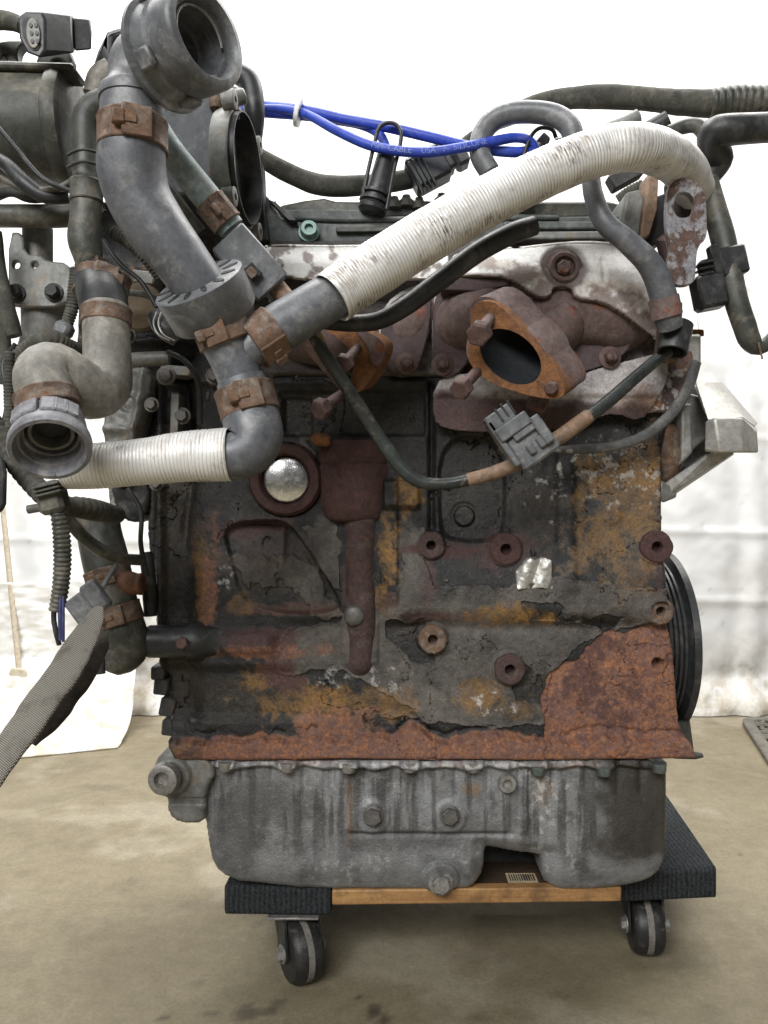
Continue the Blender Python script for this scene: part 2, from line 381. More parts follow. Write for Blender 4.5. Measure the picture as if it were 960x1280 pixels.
def foil_mat(name, wearamt, dash=(.13, .095, .075)):
    t = NT(name); tc = t.attr('tc')
    cc = t.mix(t.mr(t.noise(30, 6), .3, .7), (.62, .61, .585), (.80, .79, .77))
    big = t.noise(1.0, 5, .6, t.scalev(tc, (.9, .9, 26))); dashn = t.noise(1.0, 4, .7, t.scalev(tc, (2.2, 2.2, 850)))
    k = t.math('MULTIPLY', t.mr(big, .55 - wearamt, .72 - wearamt), t.mr(dashn, .47, .56)); cc = t.mix(k, cc, dash)
    sp = t.sep(tc); an = t.math('DIVIDE', t.math('ARCTAN2', sp[1], sp[0]), 2 * math.pi); ph = t.math('ADD', t.math('DIVIDE', sp[2], .0027), an)
    groove = t.mr(t.math('ABSOLUTE', t.math('SINE', t.math('MULTIPLY', ph, math.pi))), .12, .42, 1, 0); cc = t.mix(t.math('MULTIPLY', groove, t.mr(t.noise(70, 5), .25, .7, .2, .8)), cc, (.20, .175, .155))
    dirt = t.noise(45, 7, .7); cc = t.mix(t.mr(dirt, .52, .74, 0, .65), cc, (.38, .32, .26))
    t.setv('Base Color', cc); t.setv('Metallic', .25); t.setv('Roughness', t.mr(t.noise(140, 5), .3, .7, .42, .62)); t.bump(t.noise(420, 5, .7), .25, .0006); return t.m
MT['foil'] = foil_mat('foil_sleeve', .075); MT['foil2'] = foil_mat('foil_sleeve_dusty', .0, (.24, .20, .16))

def wood_mat():
    t = NT('pine_board'); v = t.scalev(t.co, (9, 60, 130)); a = t.noise(1.0, 8, .6, v, .8)
    wc = t.mix(t.mr(a, .3, .7), (.40, .225, .085), (.22, .105, .038)); wc = t.mix(t.mr(t.noise(26, 8, .7), .50, .66, 0, .8), wc, (.11, .058, .026)); t.setv('Base Color', t.mottle(wc, 260, .75, 1.25)); t.setv('Roughness', .6); t.bump(a, .3, .0008); return t.m
MT['wood'] = wood_mat()
def carpet_mat():
    t = NT('charcoal_carpet'); a = t.noise(700, 4, .7); v = t.scalev(t.co, (1, 1, 1)); w = t.n.new('ShaderNodeTexWave'); w.inputs['Scale'].default_value = 62; w.inputs['Distortion'].default_value = 2.5; w.inputs['Detail'].default_value = 3; w.bands_direction = 'X'; t.L(v, w.inputs['Vector'])
    k = t.math('ADD', t.math('MULTIPLY', w.outputs['Fac'], .10), t.math('MULTIPLY', t.noise(420, 7, .8), .95))
    t.setv('Base Color', t.mix(t.mr(k, .38, .72), (.010, .011, .012), (.075, .080, .086))); t.setv('Roughness', .95); t.setv('Specular IOR Level', .15); t.bump(k, 1.0, .003); return t.m
MT['carpet'] = carpet_mat()
def weave_mat():
    t = NT('woven_sleeve'); tc = t.attr('tc'); s = t.sep(tc)
    w = t.n.new('ShaderNodeTexWave'); w.inputs['Scale'].default_value = 300; w.inputs['Distortion'].default_value = 1.0; w.bands_direction = 'DIAGONAL'; t.L(t.co, w.inputs['Vector'])
    w2 = t.n.new('ShaderNodeTexWave'); w2.inputs['Scale'].default_value = 300; w2.inputs['Distortion'].default_value = 1.0; w2.bands_direction = 'DIAGONAL'; t.L(t.scalev(t.co, (-1, 1, 1)), w2.inputs['Vector'])
    k = t.math('MULTIPLY', w.outputs['Fac'], w2.outputs['Fac'])
    cc = t.mix(t.mr(k, .1, .6), (.11, .10, .085), (.50, .47, .41)); cc = t.mix(t.mr(t.noise(55, 8, .7), .52, .70), cc, (.10, .085, .07))
    t.setv('Base Color', cc); t.setv('Roughness', .7); t.setv('Metallic', .2); t.bump(k, .8, .0012); return t.m
MT['weave'] = weave_mat()
def concrete_mat():
    t = NT('concrete_floor'); a = t.noise(5, 9, .65, dist=.5); b = t.noise(38, 8, .7); c = t.noise(420, 4, .6)
    cc = t.mix(t.mr(a, .3, .7), (.142, .116, .070), (.210, .178, .114)); cc = t.mix(t.mr(b, .56, .75, 0, .35), cc, (.155, .130, .088)); cc = t.mix(t.mr(c, .66, .72, 0, .3), cc, (.36, .33, .26))
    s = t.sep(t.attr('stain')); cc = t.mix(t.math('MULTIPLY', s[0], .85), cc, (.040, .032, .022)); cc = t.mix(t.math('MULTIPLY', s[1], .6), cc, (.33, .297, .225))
    cc = t.mottle(t.mottle(cc, 230, .8, 1.2), 60, .85, 1.15)
    t.setv('Base Color', cc); t.setv('Roughness', t.mr(b, .3, .7, .55, .8)); t.n  # grit
    t.bump(t.math('ADD', c, b), .4, .0015); return t.m
MT['concrete'] = concrete_mat()
def sheet_mat():
    t = NT('white_plastic_sheet'); a = t.noise(3.2, 8, .65, dist=.4); b = t.noise(30, 7, .7); s = t.sep(t.attr('stain'))
    cc = t.mix(t.mr(a, .3, .7), (.76, .765, .765), (.83, .83, .825)); cc = t.mix(t.math('MULTIPLY', s[0], t.mr(b, .3, .62)), cc, (.46, .405, .31)); cc = t.mix(t.math('MULTIPLY', s[1], .9), cc, (.26, .24, .20))
    t.setv('Base Color', cc); t.setv('Roughness', .62); t.bump(b, .12, .003); return t.m
MT['sheet'] = sheet_mat()

# ------------------------------------------------------------------ setting: floor and hung sheets
def grid_obj(name, xs, ys, zf, mat, stain, parent=None, vertical=False, smooth=60):
    A, B = np.meshgrid(xs, ys)
    V = zf(A, B).reshape(-1, 3); n, m = A.shape; idx = np.arange(n * m).reshape(n, m)
    q = np.stack([idx[:-1, :-1], idx[:-1, 1:], idx[1:, 1:], idx[1:, :-1]], -1).reshape(-1, 4); c = (V.min(0) + V.max(0)) / 2
    me = bpy.data.meshes.new(name); me.from_pydata((V - c).tolist(), [], q.tolist())
    a = me.attributes.new('stain', 'FLOAT_VECTOR', 'POINT'); a.data.foreach_set('vector', stain(A, B).reshape(-1, 3).ravel())
    return link(me, name, mat, parent, c, smooth)
def gx(dense0, dense1, st, far0, far1):
    return np.concatenate([np.linspace(far0, dense0, 8, endpoint=False), np.arange(dense0, dense1, st), np.linspace(dense1, far1, 9)])
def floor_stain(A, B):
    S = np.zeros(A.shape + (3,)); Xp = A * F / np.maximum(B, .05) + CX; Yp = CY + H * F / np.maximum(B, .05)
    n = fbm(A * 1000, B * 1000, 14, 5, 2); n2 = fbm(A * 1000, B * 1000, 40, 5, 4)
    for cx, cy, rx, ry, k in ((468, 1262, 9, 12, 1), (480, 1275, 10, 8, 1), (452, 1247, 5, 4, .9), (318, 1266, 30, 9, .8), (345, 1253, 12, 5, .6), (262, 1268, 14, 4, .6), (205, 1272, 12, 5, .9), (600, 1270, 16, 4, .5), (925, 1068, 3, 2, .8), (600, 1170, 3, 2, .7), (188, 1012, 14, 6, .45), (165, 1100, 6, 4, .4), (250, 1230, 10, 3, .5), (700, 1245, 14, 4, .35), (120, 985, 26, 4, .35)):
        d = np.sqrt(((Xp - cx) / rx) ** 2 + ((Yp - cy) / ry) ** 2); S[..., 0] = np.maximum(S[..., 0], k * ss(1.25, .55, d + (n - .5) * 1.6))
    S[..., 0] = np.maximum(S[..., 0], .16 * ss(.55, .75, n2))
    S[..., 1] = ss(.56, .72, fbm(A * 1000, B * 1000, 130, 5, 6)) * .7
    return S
def zfloor(A, B): return np.stack([A, B, 0 * A], -1)
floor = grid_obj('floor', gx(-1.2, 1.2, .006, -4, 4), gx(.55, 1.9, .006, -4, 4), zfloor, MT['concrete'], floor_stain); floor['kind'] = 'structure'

WY = 1.79
def sheet_z(A, B):                                  # A = x, B = height
    a, b = A * 1000, B * 1000
    d = .020 * (fbm(a, b * .35, 420, 4, 1) - .5) + .011 * (fbm(a, b, 120, 4, 3) - .5) + .004 * (fbm(a, b, 40, 4, 5) - .5)
    for hz, amp in ((.405, .0035), (.245, .0035), (.625, .003), (.98, .003)):          # fold lines of the sheet
        d = d - amp * np.exp(-((B - hz - .012 * np.sin(A * 3)) / .008) ** 2)
    for vx, amp in ((.88, .016), (.80, .010), (-.72, .010), (-.50, .012), (.62, .006)):
        d = d + amp * np.exp(-((A - vx - .03 * np.sin(B * 4)) / .028) ** 2)
    tuck = ss(.09, 0.0, B); d = d - .05 * tuck * (.6 + .8 * fbm(a, b, 90, 3, 2))
    return np.stack([A, WY + d, B + .002 + 0 * A], -1)
def sheet_stain(A, B):
    S = np.zeros(A.shape + (3,)); n = fbm(A * 1000, B * 1000, 70, 5, 2); n2 = fbm(A * 1000, B * 1000, 25, 5, 6)
    S[..., 0] = np.clip(ss(.22, .02, B + (n - .5) * .22) * .8 + ss(-.35, -.52, A) * ss(.30, .12, B) * .9 + .25 * ss(.58, .72, fbm(A * 1000, B * 1000, 160, 5, 7)), 0, 1)
    S[..., 1] = np.clip(ss(.60, .75, n2) * ss(.20, .03, B) * .45 + .3 * ss(.75, .78, n2), 0, 1)
    return S
sx = np.concatenate([np.linspace(-3, -1.15, 20, endpoint=False), np.arange(-1.15, 1.15, .008), np.linspace(1.15, 3, 20)])
sz = np.concatenate([np.arange(0, 1.5, .008), np.linspace(1.5, 3.0, 20)])
sheet = grid_obj('hanging_sheet', sx, sz, sheet_z, MT['sheet'], sheet_stain)
tag(sheet, 'large creased white plastic sheet hung as the backdrop wall behind the engine', 'sheet')
# second sheet, hanging nearer on the left with its corner lying on the floor
cR = FL(147, 936); cL = FL(-60, 968)
def flap_z(A, B):                                   # A 0..1 from left to right, B 0..1 up
    x0 = cL.x - .6 + (cR.x - cL.x + .6) * A; y0 = np.interp(A, [0, .7, 1], [cL.y - .12, cL.y + .05, cR.y])
    k = B ** 1.2; xr = x0 + (-.06) * k * A; y = y0 + (1.70 - y0) * np.minimum(1, k * 2.6) ** .6
    y = y + .02 * (fbm(A * 500, B * 300, 60, 4, 3) - .5) * ss(0, .08, B) + .006 * (fbm(A * 900, B * 900, 30, 3, 5) - .5)
    z = .004 + B * .30 * ss(0, .5, B) ** .7 + .01 * fbm(A * 500, B * 500, 60, 3, 1) * ss(0, .05, B)
    return np.stack([xr, y, z], -1)
def flap_stain(A, B):
    S = np.zeros(A.shape + (3,)); n = fbm(A * 700, B * 700, 80, 5, 2); n2 = fbm(A * 700, B * 700, 26, 5, 6)
    S[..., 0] = np.clip(ss(.45, .05, B + (n - .5) * .7) * .9 + .35, 0, 1); S[..., 1] = ss(.56, .75, n2) * ss(.8, .2, np.abs(B - .35) * 2) * .5; return S
flap = grid_obj('plastic_sheet', np.linspace(0, 1, 110), np.linspace(0, 1, 90), flap_z, MT['sheet'], flap_stain)
sol = flap.modifiers.new('thickness', 'SOLIDIFY'); sol.thickness = .003
tag(flap, 'soiled white plastic sheet with folded corner lying on the floor left of engine', 'sheet')

# ------------------------------------------------------------------ engine
eng = empty('engine', (0.03, .86, .096), 'rusty four cylinder car engine block with grey coolant hoses standing on dolly', 'engine')

def hexbolt(mb, p, axis, r, hh, washer=0, socket=False, shaft=0):
    a = Vector(axis).normalized()
    if shaft: mb.lathe(Vector(p) - a * shaft, a, [(0, r * .52), (shaft, r * .52)], 14)
    if washer: mb.lathe(p, a, [(0, washer), (hh * .22, washer), (hh * .25, washer * .97)], 20)
    if socket: mb.lathe(p, a, [(0, r), (hh * .92, r), (hh, r * .93), (hh, r * .55), (hh * .5, r * .5)], 20)
    else: mb.lathe(p, a, [(0, r), (hh * .85, r), (hh, r * .86)], 6, phase=.3)

# ---- cylinder block (relief surface)
BY = .745
block_out = [(186, 560), (180, 610), (178, 660), (183, 720), (190, 770), (196, 835), (206, 852), (207, 905), (214, 930), (222, 946), (300, 947), (420, 945), (560, 946), (700, 947), (866, 945), (864, 936), (850, 905), (843, 820), (838, 790), (831, 770), (829, 740), (828, 640), (828, 560), (836, 520), (836, 440), (250, 440), (215, 455), (190, 480)]
BOSS = [(538, 681, 17), (630, 686, 20), (816, 683, 20), (540, 797, 18), (635, 834, 19), (820, 762, 17)]
recess = smooth_poly([(275, 655), (345, 648), (366, 658), (388, 692), (424, 745), (424, 765), (350, 768), (300, 752), (288, 700)], 2)
panel = smooth_poly([(548, 545), (630, 545), (634, 660), (615, 678), (560, 676), (548, 660)], 2)
rustpanel = jag_poly([(688, 838), (702, 828), (722, 825), (738, 805), (760, 788), (782, 790), (800, 782), (812, 786), (838, 776), (870, 900), (872, 955), (676, 955), (680, 905), (676, 872), (684, 850)], 2.2, 6, 5)
def sdp(poly, X, Y): return polysd(poly, X, Y)[0]
def grey_field(X, Y):
    """where the peeling grey paint is still on"""
    n = fbm(X, Y, 46, 6, 2) - .5; n2 = fbm(X, Y, 120, 4, 5) - .5
    z = np.full(X.shape, -1.0)
    for poly, k in (([(432, 760), (480, 744), (520, 738), (600, 732), (690, 716), (832, 738), (832, 764), (792, 784), (744, 800), (704, 828), (684, 836), (676, 908), (560, 906), (500, 888), (450, 850), (425, 838), (345, 842), (338, 798), (352, 782), (424, 780)], 1), ([(372, 655), (424, 655), (430, 745), (400, 720)], .8), ([(495, 660), (532, 660), (534, 740), (500, 740)], .8), ([(290, 700), (400, 700), (428, 770), (300, 770)], .55), ([(480, 880), (682, 882), (682, 908), (440, 905)], 1)):
        s = sdp(poly, X, Y); z = np.maximum(z, np.clip(s / 14, -1, 1) * k)
    v = z * 1.2 + n * 2.6 + n2 * 1.6 + (fbm(X, Y, 14, 4, 1) - .5) * .9
    # dark bays without paint
    for poly in ([(478, 770), (530, 766), (545, 790), (545, 830), (520, 830), (480, 800)], [(650, 752), (690, 750), (790, 768), (760, 788), (660, 775)], [(655, 825), (680, 838), (678, 880), (640, 880), (640, 860)]):
        v = v - 1.6 * ss(-6, 8, sdp(poly, X, Y))
    return v
def block_h(X, Y, sd):
    h = 1.8 * (fbm(X, Y, 60, 5, 1) - .5) + .9 * (fbm(X, Y, 13, 4, 3) - .5)
    h = h - 14 * ss(262, 222, X) * ss(930, 905, Y) + 7 * np.exp(-((X - 196) / 7) ** 2) * ss(900, 850, Y)     # flywheel side steps back
    h = h - 5 * np.exp(-((X - 232 - 6 * np.sin(Y / 40)) / 6) ** 2) * ss(700, 660, Y)
    s = sdp(recess, X, Y); dg = np.abs((X - 366) * .846 - (Y - 658) * .533); tp_ = np.abs(Y - 652)      # deep along the top and the slanting rib, running out to the left
    h = h - ss(-1.5, 4, s) * np.clip(17 * np.exp(-dg / 42) + 8 * np.exp(-tp_ / 24) + 1.0, 0, 18) + 3.0 * ss(-16, -3, s) * ss(3, -2, s) * ss(330, 372, X)
    h = h + 3.5 * np.exp(-((X - 352) / 4) ** 2) * ss(645, 655, Y) * ss(715, 690, Y)
    h = h + 3.0 * np.exp(-(((X - 332) / 26) ** 2 + ((Y - 712) / 20) ** 2)) 
    c = np.clip(1 - ((X - 450) / 24) ** 2, 0, 1); h = h + 4 * np.sqrt(c) * ss(640, 660, Y) * ss(836, 826, Y)   # oil gallery column
    h = h + 3 * ss(470, 476, X) * ss(500, 494, X) * ss(590, 600, Y) * ss(760, 745, Y)
    h = h + 6 * ss(475, 482, X) * ss(528, 520, X) * ss(598, 604, Y) * ss(640, 630, Y)
    rx = ss(470, 492, X); h = h + 10 * rx * ss(792, 756, Y) * ss(660, 735, Y)                       # rounded step of the water jacket
    h = h - 2.5 * rx * np.exp(-((Y - 783) / 8) ** 2)
    h = h - 7 * ss(-3, 5, sdp(panel, X, Y)) - 7 * np.exp(-((X - 540) / 4) ** 2) * ss(475, 485, Y) * ss(668, 655, Y)
    h = h + 3.4 * np.exp(-((X - 711) / 8) ** 2) * ss(560, 580, Y) * ss(745, 725, Y) + 2.6 * ss(640, 650, X) * ss(702, 690, X) * ss(550, 570, Y) * ss(690, 670, Y)
    h = h - 5 * ss(345, 355, X) * ss(536, 528, X) * ss(486, 494, Y) * ss(548, 540, Y) + 4 * np.exp(-((Y - 478) / 6) ** 2) * ss(540, 530, X)
    h = h - 3.5 * ss(352, 358, X) * ss(392, 386, X) * ss(494, 500, Y) * ss(548, 540, Y)
    h = h + 7 * np.exp(-((Y - 803) / 14) ** 4) * ss(236, 246, X) * ss(350, 335, X)                     # ledge behind the dowel
    h = h - 6 * ss(828, 845, Y) * ss(905, 892, Y) * ss(430, 330, X)
    # sump flange band with its lobe
    lobe = 20 * np.exp(-((X - 515) / 16) ** 2) + 3 * np.sin(X / 23) + 16 * (fbm(X, Y * .2, 34, 5, 4) - .5) + 12 * (fbm(X, Y * .6, 11, 4, 6) - .5) - 5
    h = h + 11 * ss(915 - lobe, 919 - lobe, Y) + 1.4 * (fbm(X, Y, 9, 4, 5) - .5) * ss(905, 920, Y)
    h = h - 2.2 * np.exp(-((Y - 908 + lobe) / 3.2) ** 2) * (fbm(X, Y, 50, 3, 6) > .42)
    for bx, by, r in BOSS:
        d = np.hypot(X - bx, Y - by); h = h + 3 * ss(r + 10, r, d) - 2.0 * np.exp(-((d - r - 3) / 3) ** 2)
    d = np.hypot(X - 581, Y - 645); h = h + 3.2 * ss(14, 11, d) - 1.2 * np.exp(-((d - 15) / 2.5) ** 2)
    d = np.hypot(X - 765, Y - 645); h = h + 1.6 * ss(14, 8, d)
    d = np.hypot(X - 822, Y - 829); h = h - 12 * ss(7.5, 5.5, d) + 1.5 * ss(16, 10, d)
    d = np.hypot(X - 358, Y - 600); h = h - 5 * ss(48, 42, d)
    for bx, by, r in BOSS: h = np.where(np.hypot(X - bx, Y - by) < r * .7, -9, h)
    g = grey_field(X, Y); edge = np.exp(-((g - .12) / .16) ** 2)
    h = h + 1.3 * ss(-.03, .06, g) + 1.3 * edge * (g > 0) * fbm(X, Y, 26, 3, 7)                        # paint film with lifted edges
    rp = sdp(rustpanel, X, Y); h = h - 1.5 * ss(-1, 1.2, rp) + (.9 * (fbm(X, Y, 7, 4, 5) - .5)) * (rp > 0)
    h = h + .7 * (fbm(X, Y, 5, 3, 2) - .5); cr = np.abs(fbm(X, Y, 70, 5, 6) - .5); h = h - 2.4 * ss(.005, .0, cr) * (fbm(X, Y, 90, 3, 3) > .5)  # cracks
    return h
def blob(X, Y, lst, n, k=1.3):
    o = np.zeros(X.shape); n = n * .62 + fbm(X, Y, 7, 4, 1, .7) * .38; k = k * 1.5
    for cx, cy, rx, ry, a in lst:
        d = np.sqrt(((X - cx) / rx) ** 2 + ((Y - cy) / ry) ** 2); o = np.maximum(o, a * ss(1.3, .5, d + (n - .5) * k * 1.6))
    return o
def block_mask(X, Y, sd):
    n = fbm(X, Y, 26, 6, 3, .62); n2 = fbm(X, Y, 9, 5, 4, .65); n3 = fbm(X, Y, 60, 5, 7)
    g = ss(-.02, .05, grey_field(X, Y)) * np.clip(.2 + 1.5 * (fbm(X, Y, 34, 6, 1, .65) - .22), .15, 1)
    g = np.maximum(g, blob(X, Y, [(345, 700, 75, 55, .42), (398, 700, 32, 52, .5), (515, 700, 20, 40, .55), (770, 650, 70, 90, .40), (660, 640, 40, 80, .28), (590, 520, 40, 30, .18), (450, 520, 70, 30, .12)], n))
    och = blob(X, Y, [(485, 690, 13, 60, .95), (506, 616, 19, 22, .95), (480, 740, 12, 24, .8), (252, 735, 9, 50, .8), (248, 690, 10, 24, .7), (380, 880, 70, 26, .85), (325, 855, 26, 22, .8), (470, 880, 60, 20, .55), (640, 768, 48, 13, 1), (600, 872, 42, 22, .75), (650, 885, 26, 14, .5), (775, 600, 45, 32, .75), (750, 680, 40, 50, .7), (805, 660, 22, 60, .65), (815, 590, 14, 50, .7), (725, 640, 10, 80, .6), (300, 755, 14, 16, .6), (790, 720, 30, 24, .4)], n, 1.5)
    och = och * np.clip(.25 + 2.2 * (fbm(X, Y, 17, 6, 5, .7) - .28), 0, 1)
    rp = ss(-.6, .8, sdp(rustpanel, X, Y))
    lobe = 20 * np.exp(-((X - 515) / 16) ** 2) + 3 * np.sin(X / 23) + 16 * (fbm(X, Y * .2, 34, 5, 4) - .5) + 12 * (fbm(X, Y * .6, 11, 4, 6) - .5) - 5
    band = ss(910 - lobe, 916 - lobe, Y) * ss(205, 270, X + 60 * (n - .5))
    rust = np.maximum(rp, band)
    rust = np.maximum(rust, blob(X, Y, [(262, 745, 10, 45, .9), (325, 815, 75, 10, .85), (415, 905, 55, 20, .8), (270, 668, 8, 26, .5), (824, 790, 16, 30, .8), (360, 762, 80, 7, .35)], n))
    mar = blob(X, Y, [(448, 740, 20, 85, 1), (320, 795, 60, 12, .8), (352, 848, 34, 22, .95), (560, 688, 60, 9, .9), (635, 686, 40, 26, .75), (536, 770, 34, 7, .8), (536, 715, 9, 30, .55), (490, 745, 12, 14, .6), (310, 662, 60, 12, .75), (330, 690, 40, 30, .35), (820, 720, 16, 40, .35)], n)
    mar = np.maximum(mar, .75 * rp * ss(.50, .62, n3 * .55 + n2 * .45)); 
    salt = blob(X, Y, [(700, 585, 40, 25, .8), (680, 620, 30, 40, .6), (760, 590, 60, 40, .6), (612, 880, 22, 16, .8), (480, 845, 30, 22, .6), (280, 715, 12, 34, .7), (225, 622, 12, 26, .5), (420, 845, 30, 16, .5), (300, 878, 14, 8, .5), (820, 600, 20, 20, .6), (210, 600, 10, 40, .4)], n) * ss(.56, .68, n2)
    oil = blob(X, Y, [(215, 640, 40, 120, 1), (300, 880, 60, 28, 1), (225, 820, 34, 80, 1), (420, 520, 90, 34, .8), (590, 610, 42, 70, .65), (330, 620, 40, 30, .7), (240, 760, 20, 70, .6), (668, 850, 20, 26, .6), (510, 785, 34, 18, .7), (710, 772, 70, 9, .55)], n, .9)  # oil stains, plus painted shade beneath the ledge and below the hoses
    oil = oil * (1 - rust) * (1 - .8 * och)
    mar = mar * (1 - .9 * band)
    och = np.maximum(och * (1 - rp), .85 * band * ss(.46, .58, n)); och = np.maximum(och, .55 * rp * ss(.5, .62, n) * ss(880, 940, Y + .25 * (X - 760)))
    g = g * (1 - .75 * oil)
    return np.stack([g, och, rust], -1), np.stack([mar, salt, oil * .9], -1)
block = relief('cylinder_block', block_out, BY, block_h, MT['block'], eng, 1.2, .20, 5, block_mask)
block['label'] = 'rusty cylinder block with flaking grey paint'

for bx, by, r in BOSS:
    mb = MB(); c = P(bx, by, BY + .003); s = BY / F; R = r * s
    mb.lathe(c, (0, -1, 0), [(0, R * 1.02), (.0115, R), (.0130, R * .9), (.0130, R * .36), (.001, R * .3)], 26, jit=.045)
    mb.build('threaded_boss', MT['rustclamp'] if (bx, by) in ((820, 762), (540, 797)) else MT['scale'] if bx < 600 or by > 800 else MT['maroon'], block)
# core plug
mb = MB(); s = BY / F; mb.lathe(P(358, 600, BY + .006), (0, -1, 0), [(0, 46 * s), (.010, 45 * s), (.014, 42 * s), (.013, 33 * s), (.008, 30.5 * s), (.004, 30 * s)], 48, jit=.012); ring = mb.build('plug_ring', MT['maroon'], block)
mb = MB(); mb.lathe(P(358, 600, BY - .0015), (0, -1, 0), [(0, 29 * s)] + [(.0005 + .0040 * math.sin(math.radians(a)), 28.5 * s * math.cos(math.radians(a))) for a in range(0, 90, 8)], 48); mb.build('core_plug', MT['chrome'], block, 60)
# breather cup
s = BY / F
mb = MB(); mb.lathe(P(442, 652, BY + .014), (0, 0, 1), [(0, 26 * s), (1 * s, 34 * s), (6 * s, 40 * s), (20 * s, 43.5 * s), (45 * s, 46 * s), (68 * s, 47 * s), (72 * s, 44.5 * s), (76 * s, 47 * s), (94 * s, 47 * s), (100 * s, 45 * s), (102 * s, 38 * s)], 64, jit=.006); mb.build('breather_cup', MT['maroon'], eng, 50)
mb = MB(); mb.tube([(450, 640, BY + .004, 21), (450, 680, BY + .003, 20), (450, 720, BY + .003, 18.5), (451, 760, BY + .002, 19.5), (452, 795, BY + .003, 18), (451, 818, BY + .003, 17), (450, 828, BY + .005, 16.5), (450, 834, BY + .016, 16)], 2, 40, wob=.09, seed=3); mb.build('oil_column', MT['scale'], block, 60)
mb = MB(); mb.box(P(402, 550, BY - .018), (.018, .02, .011), Euler((0, .1, 0)), .003); mb.build('cup_lug', MT['rust'], eng)
mb = MB(); mb.lathe(P(443, 769, BY - .0105), (0, -1, 0), [(0, .0105), (.004, .0095), (.006, .007), (.0065, .002)], 20); mb.build('column_bolt', MT['boltd'], block)
# crumpled foil patch
def foil_h(X, Y, sd): return 4 + 4.5 * np.abs(np.sin((X + .35 * Y) / 7.5)) * (.4 + fbm(X, Y, 14, 3, 2)) + 1.2 * (fbm(X, Y, 6, 3, 5) - .5)
MT['crumple'] = M_('crumpled_foil', (.42, .41, .38), (.62, .60, .56), 90, (.35, .55), metal=.6, dust=((.20, .18, .15), .08, 120), bump=.5)
relief('foil_patch', [(645, 736), (644, 714), (656, 700), (661, 696), (668, 700), (678, 696), (688, 700), (689, 736), (676, 734)], BY - .006, foil_h, MT['crumple'], block, 1.2, .008, 1)
# dowel pin sticking out of the flywheel side
mb = MB(); mb.lathe(P(176, 802, .737), (1, .22, -.02), [(0, .010), (.002, .0128), (.008, .0155), (.040, .0160), (.046, .0185), (.056, .0185), (.060, .016), (.085, .015)], 28); pin = mb.build('starter_pin', MT['black'], eng)
mb = MB(); mb.lathe(P(172, 802, .735), (1, .06, -.02), [(0, .004), (.001, .0075), (.006, .009)], 20); mb.build('steel_tip', MT['bolt'], pin)
mb = MB(); hexbolt(mb, P(228, 803, .722), (0, -1, 0), .006, .005); mb.build('bolt', MT['boltrust'], block)
for (a, b, w) in ((202, 838, 14), (206, 855, 15), (214, 880, 16), (216, 905, 15)):
    mb = MB(); mb.box(P(a, b, .775), (w * .0008 * 1.2, .03, .011 + .0006 * (w - 13) * 4), Euler((0, .1 * (w - 14), 0)), .0015); mb.build('flange_lug', MT['dark'], block)

def close_backs(o):                                # rear faces of the castings
    for nm, pts, m, par in relief.caps:
        mb = MB(); mb.prism(pts, (0, .004, 0)); mb.build(nm + '_rear_wall', MT['dark'], o)
    relief.caps.clear()
close_backs(block)
# ---- oil pan
PY = .744
pan_out = smooth_poly([(227, 948), (300, 947), (500, 948), (700, 948), (838, 946), (837, 990), (837, 1040), (835, 1075), (825, 1100), (800, 1112), (745, 1119), (695, 1119), (681, 1108), (679, 1080), (677, 1073), (645, 1070), (612, 1063), (607, 1066), (606, 1095), (598, 1113), (580, 1119), (480, 1119), (400, 1118), (330, 1112), (285, 1103), (264, 1085), (257, 1050), (251, 1000), (250, 978), (232, 976), (226, 968)], 1)
PB = [(283, 955), (360, 956), (436, 957), (512, 956), (590, 956), (671, 960), (753, 961), (822, 957)]
def pan_h(X, Y, sd):
    h = .8 * (fbm(X, Y, 70, 4, 2) - .5) + .15 * (fbm(X, Y, 8, 3, 5) - .5)
    for bx, by in PB: h = h - 3.0 * (np.exp(-((X - bx + 20) / 5) ** 2) + np.exp(-((X - bx - 20) / 5) ** 2)) * ss(1010, 960, Y)
    h = h + 3.2 * ss(433, 440, X) * ss(640, 632, X) * ss(1042, 1036, Y) - 1.6 * np.exp(-((Y - 1043) / 3) ** 2) * ss(430, 440, X) * ss(646, 636, X)
    h = h + 2.5 * np.exp(-((X - 655) / 5) ** 4) * ss(945, 960, Y) * ss(1046, 1036, Y)
    for x0 in (300, 372, 420, 545): h = h + 1.6 * np.exp(-((X - x0) / 9) ** 2)
    h = h - 8 * ss(1070, 1120, Y) ** 2 - 5 * ss(300, 252, X) ** 2 * ss(960, 990, Y) - 4 * ss(760, 838, X) ** 2
    e = sdp([(600, 1058), (690, 1068), (690, 1130), (600, 1130)], X, Y); h = h - 6 * ss(-14, 4, e)
    h = h + 7 * ss(962 + 2 * np.sin(X / 9), 955 + 2 * np.sin(X / 9), Y)                               # flange lip
    for bx, by in PB: h = h + 5 * ss(15, 10, np.hypot(X - bx, (Y - 952) * 1.2))
    for bx, by in ((466, 1020), (562, 1019)): h = h + 2 * ss(24, 18, np.hypot(X - bx, Y - by))
    d = np.hypot(X - 551, Y - 1100); h = h + 4 * ss(25, 21, d) * ss(1060, 1078, Y)
    return h
